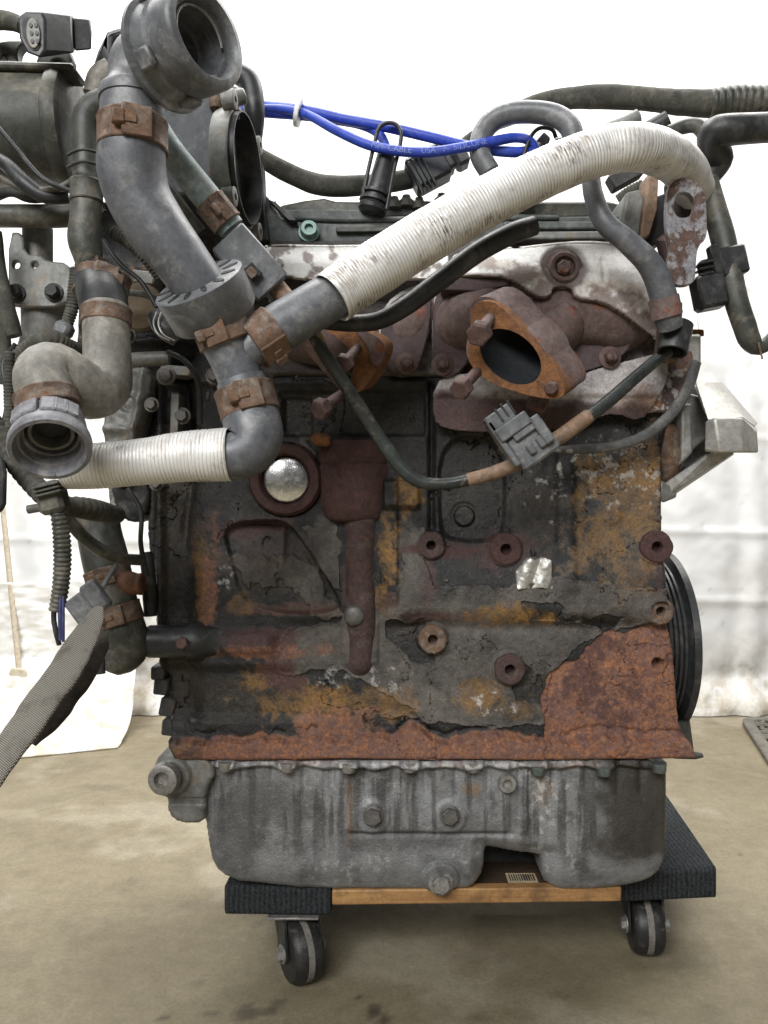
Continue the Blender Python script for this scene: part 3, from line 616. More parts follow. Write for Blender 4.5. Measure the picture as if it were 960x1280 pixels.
def pan_mask(X, Y, sd):
    n = fbm(X, Y, 30, 6, 3, .6); n2 = fbm(X, Y, 8, 5, 4, .65); st = fbm(X * 2.2, Y * .16, 26, 6, 5, .6)
    oil = np.clip(ss(722, 775, X + 60 * (n - .5)) * ss(1085, 1060, Y + 40 * (n - .5)) * .95 + .9 * ss(.48, .64, st) * ss(1095, 1030, Y + 50 * (n - .5)) + .5 * ss(.56, .68, n), 0, 1)
    oil = np.maximum(oil, blob(X, Y, [(290, 1040, 34, 60, .7), (340, 1000, 60, 34, .55), (500, 1050, 80, 16, .65), (590, 1040, 40, 20, .5), (730, 1080, 10, 30, .9), (700, 1045, 8, 6, .8)], n))
    salt = ss(.55, .70, n2) * blob(X, Y, [(690, 1000, 50, 60, .9), (700, 1070, 40, 40, .6), (430, 1085, 60, 26, .5), (590, 1070, 30, 20, .5), (470, 975, 60, 25, .5), (400, 985, 30, 20, .4), (780, 1060, 34, 30, .6)], n)
    och = blob(X, Y, [(437, 1000, 4, 50, .5), (590, 985, 12, 8, .5), (680, 985, 10, 20, .35)], n)
    lip = ss(960, 953, Y + 6 * (n - .5)); salt = np.maximum(salt, lip * .75 * ss(.42, .6, n2)); oil = oil * (1 - lip)
    mar = blob(X, Y, [(370, 950, 40, 6, .5), (720, 954, 60, 6, .6), (560, 952, 30, 6, .5)], n)
    Z = 0 * X
    return np.stack([Z, och, mar * .8], -1), np.stack([Z, salt * (1 - .8 * ss(745, 790, X)), np.maximum(oil * .74, .92 * ss(722, 772, X + 70 * (n - .5)) * ss(1092, 1066, Y + 40 * (n - .5)))], -1)
pan = relief('oil_pan', pan_out, PY, pan_h, MT['pan'], eng, 1.25, .21, 9, pan_mask)
s = PY / F
for i, (bx, by) in enumerate(PB):
    mb = MB(); c = P(bx, by + 3, PY - .004); mb.lathe(c + Vector((0, -.004, .006)), (0, 0, -1), [(0, 9 * s), (.0075, 8.5 * s), (.0085, 7.5 * s), (.0085, 4.5 * s), (.005, 4 * s)], 16)
    mb.build('pan_bolt', MT['paleg'] if i in (5, 6, 7) else MT['bolt'], pan)
for bx, by in ((466, 1020), (562, 1019)):
    mb = MB(); hexbolt(mb, P(bx, by, PY - .005), (0, -1, 0), 11 * s, .007, 13 * s); mb.build('side_bolt', MT['boltd'], pan)
mb = MB(); mb.lathe(P(633, 977, PY - .001), (0, -1, 0), [(0, 12 * s), (.006, 11.6 * s), (.0075, 10.6 * s), (.0075, 6 * s), (.003, 5.4 * s)], 26); mb.build('socket_bolt', MT['bolt'], pan)
mb = MB(); hexbolt(mb, P(551, 1103, PY - .001), (0, -1, 0), 12 * s, .009, 15.5 * s); mb.build('drain_plug', MT['bolt'], pan)
# gearbox ear of the pan
def ear_h(X, Y, sd): return 2 * (fbm(X, Y, 20, 4, 3) - .5) + 5 * ss(26, 20, np.hypot(X - 216, Y - 970)) - 3 * ss(7, 5, np.abs(Y - 1003))
ear = relief('gearbox_ear', smooth_poly([(193, 952), (206, 938), (235, 940), (262, 950), (270, 968), (258, 985), (256, 1010), (256, 1030), (222, 1030), (209, 1016), (208, 998), (194, 994), (191, 970)], 1), .737, ear_h, MT['alud'], pan, 1.6, .10, 6)
mb = MB(); mb.lathe(P(207, 972, .726), (-.12, -1, 0), [(0, .015), (.008, .014), (.009, .012), (.009, .008), (.003, .007)], 24); mb.build('ear_bush', MT['bolt'], pan)

close_backs(pan)
mb = MB(); mb.hull([P(a, b, y) for a, b in ((592, 1050), (694, 1056), (694, 1117), (592, 1117)) for y in (.815, .90)]); mb.build('notch_filler', MT['dark'], pan)  # dark filler added behind the pan notch to keep it shaded
# ---- crank pulley
mb = MB(); px_ = .2620; cz = H - .142; pr = [(0, .05), (0, .083), (.003, .088)]
t = .004
for k in range(8): pr += [(t, .0905), (t + .0022, .0905), (t + .0034, .0868), (t + .0044, .0868)]; t += .0050
pr += [(.0455, .0905), (.0460, .097), (.0525, .098), (.0535, .0965), (.0535, .06)]
mb.lathe((px_, .862, cz), (1, 0, 0), pr, 96); mb.build('crank_pulley', MT['black'], eng, 30)
mb = MB(); mb.hull([P(a, b, y) for a, b, y in ((846, 900, .77), (862, 898, .80), (846, 944, .76), (868, 944, .80), (846, 944, .85), (862, 900, .85))]); mb.build('front_cover', MT['dark'], eng, bevel=.003)
mb = MB(); mb.lathe(P(842, 944, .765), (1, 0, 0), [(0, .006), (.02, .007), (.028, .004), (.029, .001)], 14, sq=.5); mb.build('cover_tab', MT['dark'], eng)

# ---- cylinder head, exhaust side
HY = .742
def head_h(X, Y, sd): return 3 * (fbm(X, Y, 40, 4, 2) - .5) + 2.5 * np.exp(-((Y - 465) / 5) ** 2)
def head_mask(X, Y, sd):
    n = fbm(X, Y, 30, 6, 3, .6); n2 = fbm(X, Y, 8, 5, 4, .65); Z = 0 * X
    return np.stack([Z, blob(X, Y, [(770, 505, 30, 16, .7)], n), ss(.5, .62, n) * .5], -1), np.stack([ss(.45, .6, n) * .8, ss(.55, .68, n2) * blob(X, Y, [(800, 490, 50, 30, .9), (790, 430, 30, 40, .7), (700, 460, 60, 30, .5)], n), .75 * ss(530, 430, X)], -1)
head = relief('cylinder_head', [(300, 330), (300, 545), (345, 470), (560, 470), (836, 500), (836, 330), (800, 300), (340, 300)], HY, head_h, MT['head'], eng, 2.2, .17, 4, head_mask)
# lower gasket plate
def plate_h(X, Y, sd): return 1.5 * (fbm(X, Y, 40, 4, 2) - .5) + 2 * ss(500, 492, Y) - 1.5 * np.exp(-((Y - 498) / 4) ** 2)
def plate_mask(X, Y, sd):
    n = fbm(X, Y, 26, 6, 3, .6); n2 = fbm(X, Y, 8, 5, 4, .65); Z = 0 * X
    low = ss(484, 500, Y + 26 * (n - .5) - .07 * (X - 600))
    return np.stack([Z, blob(X, Y, [(800, 505, 30, 20, .6)], n), blob(X, Y, [(805, 500, 24, 24, .6)], n)], -1), np.stack([np.maximum(low * .92, blob(X, Y, [(770, 430, 40, 24, .5)], n)), .0 * X, .25 * ss(.5, .6, n)], -1)
MT['plate'] = wear('gasket_plate_steel', (.36, .33, .33), (.52, .49, .48), metal=.35, rough=(.4, .65))
relief('gasket_plate', smooth_poly([(542, 480), (570, 466), (640, 470), (690, 492), (730, 466), (770, 455), (830, 440), (836, 470), (822, 500), (800, 528), (770, 515), (740, 524), (690, 538), (600, 540), (556, 536), (541, 524)], 1), .728, plate_h, MT['plate'], eng, 1.8, .004, 1, plate_mask)
def pit_h(X, Y, sd): return 2 * (fbm(X, Y, 12, 5, 2) - .5)
def pit_mask(X, Y, sd):
    n2 = fbm(X, Y, 7, 5, 4, .65); n = fbm(X, Y, 30, 5, 1); Z = 0 * X
    return np.stack([Z, .8 * ss(.5, .6, n) * ss(790, 760, X), .85 * ss(.45, .55, n)], -1), np.stack([.7 * ss(.55, .45, n), ss(.50, .60, n2) * ss(440, 480, Y) * .95, Z], -1)
relief('corner_casting', [(826, 400), (850, 430), (866, 440), (870, 470), (858, 500), (842, 513), (775, 515), (770, 490), (800, 470), (826, 440)], .733, pit_h, MT['head'], eng, 1.6, .03, 3, pit_mask)

# exhaust manifold runners and petals
def petal(poly, Y, bolt):
    mb = MB(); mb.pprism(smooth_poly(poly, 2), Y, .005); o = mb.build('manifold_flange', MT['gasket'], eng, 30, .0012)
    mb = MB(); q = [(a + (a - bolt[0]) * .06, b + (b - bolt[1]) * .05) for a, b in smooth_poly(poly, 2)]; mb.pprism(q, Y + .0052, .0015); mb.build('gasket_rim', MT['bolt'], o)
    mb = MB(); hexbolt(mb, P(bolt[0], bolt[1], Y), (0, -1, 0), 8.5 * Y / F, .007, 14 * Y / F); mb.lathe(P(bolt[0], bolt[1], Y - .007), (0, -1, 0), [(0, .0035), (.004, .0034), (.005, .002)], 10); mb.build('flange_nut', MT['boltrust'], o)
petal([(478, 380), (538, 352), (539, 400), (524, 458), (508, 473), (488, 467), (474, 440)], .722, (508, 455))
petal([(542, 380), (548, 362), (602, 358), (604, 410), (580, 462), (558, 474), (545, 466), (540, 430)], .722, (553, 456))
petal([(690, 415), (740, 400), (790, 390), (792, 430), (770, 452), (720, 468), (700, 460)], .724, (762, 447))
def runner(pts, name='exhaust_runner'):
    mb = MB(); pts = [(a, b, c + .03, d) for a, b, c, d in pts]; mb.tube(pts, 5, 28, wob=.05, ends=('round', 'round')); return mb.build(name, MT['mani'], eng, 60)
runner([(478, 440, .735, 24), (505, 415, .712, 30), (530, 385, .715, 26), (545, 365, .73, 20)])
runner([(565, 440, .735, 18), (572, 410, .705, 34), (600, 395, .690, 38), (640, 410, .690, 40), (668, 436, .70, 34)])
runner([(655, 400, .700, 32), (690, 390, .70, 38), (735, 395, .704, 42), (775, 402, .712, 40), (800, 408, .73, 24)])
runner([(695, 352, .69, 16), (700, 378, .688, 20), (700, 400, .69, 34), (690, 425, .70, 30)], 'manifold_web')
runner([(340, 420, .74, 26), (380, 420, .715, 34), (425, 425, .705, 34), (455, 430, .72, 26)])
# big outlet flange
fo = smooth_poly([(587, 390), (598, 375), (622, 378), (650, 408), (685, 450), (706, 480), (706, 496), (690, 500), (655, 494), (610, 478), (586, 456), (583, 435), (590, 415)], 2)
hole = ell(638, 446, 43, 29, 36, math.radians(38))
mb = MB(); mb.pprism(fo, .655, .022, [hole], (24, -16)); fl = mb.build('exhaust_flange', MT['rust'], eng, 40, .0022)
mb = MB(); q = [(637 + (a - 645) * 1.02 + 8, 440 + (b - 440) * 1.02 - 4) for a, b in fo]; mb.pprism(q, .6605, .022, [ell(646, 441, 45.5, 31.5, 36, math.radians(38))], (34, -22)); mb.build('flange_body', MT['mani'], fl, 40, .002)
mb = MB(); c0 = P(640, 445, .662)
ringp = [P(a, b, .6553) for a, b in ell(638.2, 445.9, 42.7, 28.7, 36, math.radians(38))]; back = [P(a, b, .684) for a, b in ell(668, 426, 30, 20, 36, math.radians(38))]
mb.add(ringp + back + [P(668, 426, .686)], [(i, (i + 1) % 36, 36 + (i + 1) % 36, 36 + i) for i in range(36)] + [(36 + i, 36 + (i + 1) % 36, 72) for i in range(36)])
mb.build('bore', M_('bore_black', (.006, .008, .010), (.012, .014, .016), 40, (.6, .9)), fl, 60)  # near-black lining and end of the outlet bore
def stud(p0, p1, r, parent):
    mb = MB(); a = (Vector(p1) - Vector(p0)); L = a.length; mb.lathe(p0, a, [(0, r * .5), (L * .9, r * .5)], 14); hexbolt(mb, p1, a, r, r * 1.05); return mb.build('flange_bolt', MT['boltrust'], parent, 30, .0006)
stud(P(613, 397, .660), P(601, 414, .632), .0105, fl); stud(P(598, 463, .660), P(580, 482, .640), .0095, fl)
stud(P(692, 482, .66), P(690, 484, .654), .006, fl)
lf = smooth_poly([(398, 396), (438, 410), (474, 424), (480, 438), (470, 462), (454, 488), (442, 492), (436, 478), (444, 452), (430, 428), (405, 412)], 2)
mb = MB(); mb.pprism(lf, .668, .022, (), (14, -10)); lfl = mb.build('exhaust_flange', MT['rust'], eng, 40, .002)
mb = MB(); mb.pprism(smooth_poly([(438, 406), (474, 420), (484, 436), (474, 460), (462, 452), (462, 436)], 2), .664, .03); mb.build('flange_body', MT['mani'], lfl, 40, .002)
stud(P(447, 435, .668), P(432, 452, .645), .0085, lfl); stud(P(437, 486, .668), P(405, 508, .640), .0090, lfl)
mb = MB(); mb.pprism([(372, 428), (382, 424), (432, 480), (424, 486)], .69, .006); mb.build('flange_strip', MT['rustclamp'], eng)

# heat shield
sh_out = smooth_poly([(556, 350), (562, 325), (590, 310), (640, 312), (690, 306), (730, 303), (775, 306), (803, 318), (818, 350), (824, 392), (829, 428), (806, 414), (776, 396), (748, 380), (714, 378), (710, 362), (688, 362), (684, 376), (664, 374), (634, 352), (600, 350)], 1)
def sh_h(X, Y, sd):
    h = 14 * ss(305, 350, Y) - 5 * ss(352, 420, Y) + 1.6 * (fbm(X, Y, 40, 4, 2) - .5) - 10 * ss(770, 832, X) - 8 * ss(600, 550, X)
    d = np.hypot(X - 703, Y - 337); h = h - 4 * ss(32, 24, d) - 1.5 * np.exp(-((X - 750) / 3) ** 2) * ss(320, 330, Y) * ss(365, 355, Y)
    return h
def sh_mask(X, Y, sd):
    n = fbm(X, Y, 22, 6, 3, .62); n2 = fbm(X, Y, 6, 4, 5); Z = 0 * X
    low = blob(X, Y, [(800, 405, 40, 16, 1), (760, 378, 40, 14, .9), (650, 350, 28, 16, 1), (672, 368, 16, 14, 1), (690, 360, 14, 20, .9), (822, 400, 8, 40, .8), (605, 335, 14, 10, .6)], n, 1.1)
    bolt = ss(36, 24, np.hypot(X - 703, Y - 337) + 12 * (n - .5)); bolt = np.maximum(bolt, blob(X, Y, [(703, 372, 14, 20, 1)], n, .4))
    edge = ss(5, 1, sd) * ss(330, 345, Y)
    och = blob(X, Y, [(770, 365, 50, 10, .6), (800, 385, 30, 12, .6), (625, 335, 20, 10, .5)], n)
    return np.stack([Z, och * .7, np.maximum(low, edge) * .55], -1), np.stack([np.maximum(np.maximum(bolt * .8, low * .55), edge * .5), Z, .12 * ss(.60, .66, n2)], -1)
shd = relief('heat_shield', sh_out, .708, sh_h, MT['shield'], eng, 1.5, .0, 2, sh_mask)
sm = shd.modifiers.new('thickness', 'SOLIDIFY'); sm.thickness = .0018
mb = MB(); mb.lathe(P(703, 337, .704), (0, -1, 0), [(0, .0185), (.003, .018), (.0045, .014), (.009, .0135), (.010, .0125), (.010, .0095), (.006, .009)], 24); hexbolt(mb, P(703, 337, .699), (0, -1, 0), .0065, .010); mb.build('shield_bolt', MT['mani'], shd)
def sh2_h(X, Y, sd): return 8 * ss(306, 335, Y) + 2.2 * (fbm(X, Y, 26, 4, 6) - .5)
def sh2_mask(X, Y, sd):
    n = fbm(X, Y, 14, 5, 3); Z = 0 * X; return np.stack([Z, Z, .5 * ss(.58, .68, n)], -1), np.stack([.4 * ss(.6, .7, n), Z, .2 * ss(.6, .66, n)], -1)
sh2 = relief('side_heat_shield', smooth_poly([(322, 316), (335, 307), (400, 309), (470, 308), (560, 312), (560, 350), (450, 352), (420, 356), (375, 350), (340, 345), (324, 340)], 1), .716, sh2_h, MT['shield'], eng, 2, .0, 2, sh2_mask)
sm = sh2.modifiers.new('thickness', 'SOLIDIFY'); sm.thickness = .0018
mb = MB(); hexbolt(mb, P(350, 330, .708), (0, -1, 0), .004, .005); mb.build('small_bolt', MT['bolt'], sh2)
mb = MB(); mb.pprism([(556, 346), (634, 349), (640, 356), (600, 364), (552, 362)], .700, .02); mb.build('shield_lip', MT['gasket'], shd, 30, .001)

# rails and covers above the head
def bar(name, poly, Y, th, mat, bev=.0025): mb = MB(); mb.pprism(poly, Y, th); return mb.build(name, mat, eng, 35, bev)
MT['cover'] = M_('grey_green_cover', (.045, .052, .05), (.105, .115, .11), 35, (.45, .7), dust=((.20, .20, .185), .09, 35), bump=.3)
bar('cover_plate', [(322, 240), (334, 244), (352, 272), (420, 278), (480, 276), (600, 272), (820, 268), (826, 306), (322, 306)], .752, .14, MT['cover'])
bar('cover_ridge', [(352, 262), (470, 262), (480, 270), (620, 266), (700, 268), (700, 274), (430, 277), (356, 274)], .748, .05, MT['cover'])
bar('rear_rail', [(350, 256), (380, 250), (405, 247), (420, 251), (480, 252), (520, 249), (560, 252), (760, 251), (790, 258), (790, 272), (350, 272)], .80, .06, MT['olive'])
bar('cover_rib', [(420, 284), (600, 280), (600, 288), (420, 290)], .746, .02, MT['olive'], .001)
bar('rail_bar', [(630, 276), (770, 276), (778, 286), (630, 286)], .735, .03, MT['cover'], .002)
bar('rail_bar', [(630, 289), (762, 288), (768, 299), (630, 299)], .728, .03, MT['alud'], .002)
for a, b in ((493, 261), (508, 259), (524, 262), (552, 257)):
    mb = MB(); mb.lathe(P(a, b, .80), (0, 0, 1), [(0, .008), (.006, .008), (.009, .005), (.012, .004)], 14); mb.build('cover_stud', MT['olive'], eng)
bar('cover_lip', [(334, 248), (344, 252), (372, 276), (362, 276)], .742, .01, MT['black'], .001)
mb = MB(); c = P(386, 291, .745); mb.lathe(c, (.1, -1, .15), [(0, .0100), (.002, .0100), (.0025, .0082), (.009, .0080), (.010, .0072), (.010, .0042), (.006, .004)], 22); mb.build('green_bolt', MT['greenbolt'], eng)
bar('corner_post', [(783, 240), (800, 236), (806, 250), (800, 296), (788, 300), (776, 276)], .74, .05, MT['alud'])
bar('cover_corner', [(812, 214), (824, 212), (822, 262), (812, 296), (800, 302), (806, 250)], .735, .03, MT['tan'], .002)
mb = MB(); mb.hull([P(a, b, y) for a, b in ((808, 250), (836, 240), (836, 300), (808, 310)) for y in (.745, .80)]); mb.build('end_block', MT['dark'], eng, bevel=.002)

# ---- lifting eye
lo = smooth_poly([(833, 250), (836, 232), (848, 223), (868, 224), (882, 240), (884, 270), (884, 298), (872, 308), (870, 330), (869, 354), (850, 358), (834, 350), (834, 330), (840, 306), (833, 290)], 2)
mb = MB(); mb.pprism(lo, .662, .007, [smooth_poly([(843, 250), (848, 240), (862, 240), (868, 250), (868, 264), (860, 272), (848, 272), (842, 264)], 2)]); mb.build('lifting_eye', MT['zinc'], eng, 30, .0015)
mb = MB(); mb.tube([(846, 236, .74, 16), (852, 262, .735, 17), (850, 300, .74, 16)], 5, 18, wob=.06, ends=('round', 'round')); mb.build('eye_backing', MT['dark'], eng)  # dark piece added behind the eye so its hole reads dark
mb = MB(); mb.hull([P(a, b, y) for a, b, y in ((832, 300, .668), (838, 300, .668), (838, 332, .668), (826, 330, .74), (818, 300, .745), (830, 290, .745))]); mb.build('eye_web', MT['maroon'], eng, bevel=.002)

# ---- aluminium engine mount on the timing side
mb = MB()
mb.hull([P(a, b, y) for a, b, y in ((845, 420, .735), (876, 420, .735), (876, 453, .735), (868, 464, .735), (856, 464, .735), (846, 450, .735), (848, 396, .78), (872, 396, .78), (874, 455, .79), (850, 455, .79))])
mb.hull([P(a, b, y) for a, b, y in ((868, 476, .77), (900, 476, .80), (884, 526, .715), (930, 523, .725), (870, 490, .765), (945, 534, .76), (905, 480, .83), (948, 530, .82))])
mb.hull([P(a, b, y) for a, b, y in ((882, 527, .710), (893, 522, .700), (928, 522, .700), (946, 540, .725), (948, 566, .725), (930, 566, .702), (900, 566, .700), (881, 564, .712), (884, 530, .79), (946, 535, .79), (946, 566, .79), (884, 566, .79))])
mount = mb.build('engine_mount', MT['alu'], eng, 25, .002)
mb = MB()
mb.hull([P(a, b, y) for a, b, y in ((896, 560, .735), (918, 566, .735), (830, 622, .76), (828, 606, .76), (900, 562, .79), (918, 568, .79), (832, 626, .82), (826, 600, .82))])
mb.hull([P(a, b, y) for a, b, y in ((852, 505, .745), (864, 505, .745), (866, 566, .745), (852, 578, .745), (826, 510, .79), (826, 606, .79), (860, 505, .79))])
mb.hull([P(a, b, y) for a, b, y in ((856, 490, .775), (886, 500, .775), (888, 545, .775), (862, 566, .775), (856, 490, .82), (890, 500, .82), (888, 545, .82), (860, 568, .82))])
mb.hull([P(a, b, y) for a, b, y in ((826, 600, .75), (845, 612, .76), (846, 620, .76), (826, 630, .75), (826, 600, .80), (846, 622, .80))])
mb.hull([P(a, b, y) for a, b in ((828, 505), (866, 478), (892, 520), (900, 562), (832, 618)) for y in (.80, .815)])
mb.build('mount_strut', MT['alum'], mount, 25, .002)
mb = MB(); mb.hull([P(a, b, y) for a, b, y in ((864, 412, .74), (879, 412, .74), (880, 420, .74), (864, 423, .74), (862, 410, .78), (880, 414, .78), (880, 420, .78))]); mb.build('rusty_corner', MT['rust'], mount)
mb = MB(); mb.tube([(836, 545, .76, 16), (836, 572, .76, 16), (834, 595, .77, 12)], 5, 16, ends=('round', 'round')); mb.build('rust_boss', MT['rustclamp'], mount)

# ---- hoses: helpers
def tang(pts, i):
    w = [P(a, b, c) for a, b, c, r in pts]; a = w[max(0, i - 1)]; b = w[min(len(w) - 1, i + 1)]; return (b - a).normalized()
def clamp(parent, c, axis, r, w, tab=None, mat=None, t=.0009, tabw=.55):
    """spring or worm clamp: band, edge beads and a tab on the side facing direction tab"""
    mb = MB(); a = Vector(axis).normalized(); h = w / 2
    mb.lathe(Vector(c), a, [(-h, r * .98), (-h, r + t), (-h + .001, r + t * 1.5), (-h + .0025, r + t), (h - .0025, r + t), (h - .001, r + t * 1.5), (h, r + t), (h, r * .98)], 40)
    if tab is not None:
        d = Vector(tab); d = (d - a * d.dot(a)).normalized(); x = a.cross(d)
        R = Matrix((x, a, d)).transposed()
        mb.box(Vector(c) + d * (r + t * 1.6), (r * tabw * 1.6, w * 1.02, .0025), R, .0008)
        mb.box(Vector(c) + d * (r + t * 2.8) + x * r * .25, (r * tabw * .9, w * .30, .0025), R, .0007)
        mb.box(Vector(c) + d * (r + t * 1.2) + x * r * tabw * .95, (r * .35, w * .45, .007), R, .001)
    return mb.build('hose_clamp', mat or MT['rustclamp'], parent, 40)
def hose(name, pts, mat, parent=None, **k):
    mb = MB(); mb.tube(pts, **k); return mb.build(name, mat, parent or eng, 60)

# ---- main upper coolant hose
hp = [(166, 122, .545, 39), (166, 150, .545, 40), (165, 185, .545, 41), (165, 215, .548, 42), (175, 250, .552, 40), (196, 285, .556, 38), (221, 318, .56, 35), (244, 350, .566, 33.5), (260, 374, .572, 33)]
mainh = hose('coolant_hose', hp, MT['hose'], wob=.01, seg=36)
s = .545 / F
clamp(mainh, P(166, 170, .545), (0.0, 0, -1), 41 * s, .021, (.45, -1, 0))
# quick connector on top
ax = Vector((.83, -.56, .03)).normalized()
mb = MB(); mb.tube([(166, 128, .545, 41), (166, 118, .545, 38), (166, 100, .545, 29), (166, 84, .545, 29.5), (174, 70, .543, 30), (190, 63, .54, 31), (212, 64, .535, 30)], 3, 32)
mb.lathe(P(166, 127, .545), (0, 0, 1), [(-.001, 41 * s), (.004, 41.5 * s), (.007, 39 * s), (.008, 30 * s)], 36)
neck = mb.build('hose_neck', MT['plastic'], mainh, 50)
r1 = .0325
base = P(205, 72, .540)
mb = MB(); prof = [(0, .028), (0, r1 + .0035), (.0015, r1 + .0045), (.0045, r1 + .0045), (.006, r1 + .001), (.016, r1 + .0002), (.018, r1 - .002), (.021, r1 - .002), (.023, r1 + .001), (.040, r1 + .0018), (.0425, r1 + .001), (.044, r1 - .001), (.0445, r1 - .0045), (.042, r1 - .0065), (.036, r1 - .007), (.0355, r1 - .010), (.027, r1 - .0105), (.0265, r1 - .0125), (.018, r1 - .013), (.0175, r1 - .017), (.006, r1 - .018)]
mb.lathe(base, ax, prof, 56)
conn = mb.build('quick_connector', MT['plastic'], mainh, 40)
mb = MB(); mb.lathe(base + ax * .0065, ax, [(0, r1 - .0185), (.001, r1 - .0185)], 32); mb.build('bore_shade', MT['black'], conn)  # black disc painted in for the shade deep inside the connector
up = Vector((0, 0, 1)); up = (up - ax * up.dot(ax)).normalized(); sd_ = ax.cross(up)
mb = MB()
for k, (u, w) in enumerate(((.9, -.5), (-.55, .8), (-.9, -.3), (.2, -1))):
    d = (up * u + sd_ * w).normalized(); R = Matrix((ax.cross(d), ax, d)).transposed(); mb = MB(); mb.box(base + ax * .014 + d * (r1 + .001), (.013, .013, .005), R, .0015); mb.build('locking_lug', MT['plastic'], mainh)
d = (up * .8 - sd_ * .0 + sd_ * .75).normalized(); R = Matrix((ax.cross(d), ax, d)).transposed(); mb = MB(); mb.box(base + ax * .010 + d * (r1 + .006), (.010, .008, .012), R, .002)
mb.build('locking_lug', MT['plastic'], mainh)
# wire clip ring inside the connector
mb = MB(); q = [];
for k in range(22):
    th = math.radians(-60 + k * 11); q.append((*(base + ax * .036 + (up * math.sin(th) + sd_ * math.cos(th)) * (r1 - .012)), .0011))
mb.tube(q, 3, 8, world=True); mb.build('spring_clip', MT['bolt'], conn)

# ---- slotted disc and tee
da = (P(272, 402, .575) - P(247, 350, .566)).normalized(); dc = P(247, 351, .566); R0 = 59 * .566 / F
daxis = (da + Vector((0, .40, 0))).normalized()
mb = MB(); mb.lathe(dc, daxis, [(0, R0 * .5), (0, R0 * .93), (.0012, R0), (.027, R0 * .965), (.030, R0 * .9), (.030, R0 * .4)], 64); disc = mb.build('slotted_collar', MT['plastic'], eng, 40)
u = daxis.cross(Vector((0, 0, 1))).normalized(); w = u.cross(daxis)
for k in range(13):
    th = 2 * math.pi * k / 13 + .2; d = u * math.cos(th) + w * math.sin(th); e = daxis.cross(d); R = Matrix((d, e, daxis)).transposed()
    mb = MB(); mb.lathe(dc - daxis * .0006 + d * R0 * .76, daxis, [(0, .0038), (.002, .0038)], 14); 
    mb.v = [tuple(dc - daxis * .0004 + d * R0 * .76 + d * (Vector(q) - (dc - daxis * .0004 + d * R0 * .76)).dot(d) * 1.65 + e * (Vector(q) - (dc - daxis * .0004 + d * R0 * .76)).dot(e) * .62 + daxis * (Vector(q) - (dc - daxis * .0004 + d * R0 * .76)).dot(daxis)) for q in mb.v]
    mb.build('slot', MT['black'], disc)
tp = [(268, 396, .572, 33), (278, 420, .575, 31), (290, 448, .578, 28), (299, 470, .58, 28), (303, 482, .58, 27)]
tee = hose('hose_tee', tp, MT['hose'], seg=32)
clamp(tee, P(277, 414, .575), tang(tp, 1), 33 * .575 / F, .019, (-.1, -1, -.1))
bp = [(293, 450, .58, 24), (312, 436, .582, 26), (340, 416, .585, 30), (372, 396, .59, 30), (405, 376, .595, 29), (440, 356, .60, 26)]
br = hose('branch_hose', bp, MT['hose'], seg=32)
clamp(br, P(330, 422, .584), tang(bp, 2), 31 * .585 / F, .022, (.5, -.7, -.75))
ep = [(300, 474, .58, 30), (306, 492, .58, 34), (313, 520, .578, 36), (318, 545, .575, 36), (308, 564, .572, 33), (290, 570, .57, 29.5), (262, 571, .57, 27)]
el = hose('elbow_hose', ep, MT['hose'], seg=36, wob=.012)
clamp(el, P(309, 502, .58), tang(ep, 1), 36 * .58 / F, .021, (.25, -1, .1))
# white sleeves
def ribs(pitch, amp, ir=0.0): return lambda s_: 1 + amp * (1 + ir * 900 * 0) * (np.abs(np.sin(np.pi * (s_ + ir * (np.sin(s_ * 173) + np.sin(s_ * 411 + 1) * .6 + np.sin(s_ * 977))) / pitch)) - .5) * 2 * (1 + (.45 * np.sin(s_ * 260 + 2) if ir else 0))
f1 = [(286, 568, .57, 33.5), (268, 569, .57, 33), (230, 571, .57, 31.5), (190, 576, .57, 29.5), (150, 580, .57, 28.5), (110, 583, .57, 28), (84, 584, .572, 27)]
hose('foil_sleeve', f1, MT['foil2'], step=.95, seg=40, rib=ribs(.0027, .015, .0002), ends=(('open', .93, .012), None), helix=.0027, wob=.02)
f2 = [(416, 372, .59, 33), (440, 355, .595, 33.5), (500, 316, .60, 33), (560, 280, .605, 32), (620, 246, .61, 30.5), (690, 212, .615, 29.5), (750, 190, .62, 29), (795, 184, .625, 28.5), (832, 194, .655, 27.5), (857, 214, .69, 26), (868, 238, .72, 24)]
hose('foil_sleeve', f2, MT['foil'], step=.95, seg=40, rib=ribs(.0027, .013, .0002), ends=(('open', .92, .014), None), helix=.0027, wob=.015)

# ---- lower-left hose with open connector
lp = [(132, 385, .575, 28), (133, 420, .57, 28.5), (134, 455, .562, 29.5), (131, 482, .552, 32), (112, 490, .54, 34), (90, 476, .53, 34), (66, 462, .522, 34), (53, 470, .512, 34), (57, 494, .507, 35), (64, 520, .507, 36)]
lh = hose('lower_hose', lp, MT['hose_tan'], seg=36, wob=.01)
clamp(lh, P(133, 396, .574), (0, .1, 1), 29 * .57 / F, .012, None)
clamp(lh, P(59, 502, .506), tang(lp, 8), 37 * .50 / F, .011, None)
mb = MB(); ax2 = Vector((.24, -.68, -.70)).normalized(); b2 = P(66, 520, .508); k = .5 / F
mb.lathe(b2, ax2, [(0, 34 * k), (.004, 38 * k), (.012, 41 * k), (.020, 43 * k), (.026, 47.5 * k), (.0285, 48.5 * k), (.0335, 48.5 * k), (.035, 47 * k), (.0352, 42 * k), (.032, 39 * k), (.028, 38 * k), (.0275, 35 * k), (.020, 34 * k), (.0195, 31 * k), (.008, 29 * k)], 56)
MT['conn2'] = M_('mauve_grey_plastic', (.10, .10, .112), (.19, .189, .205), 25, (.36, .55), dust=((.38, .37, .37), .10, 36), bump=.2, scuff=.5)
oc = mb.build('open_connector', MT['conn2'], eng, 40)
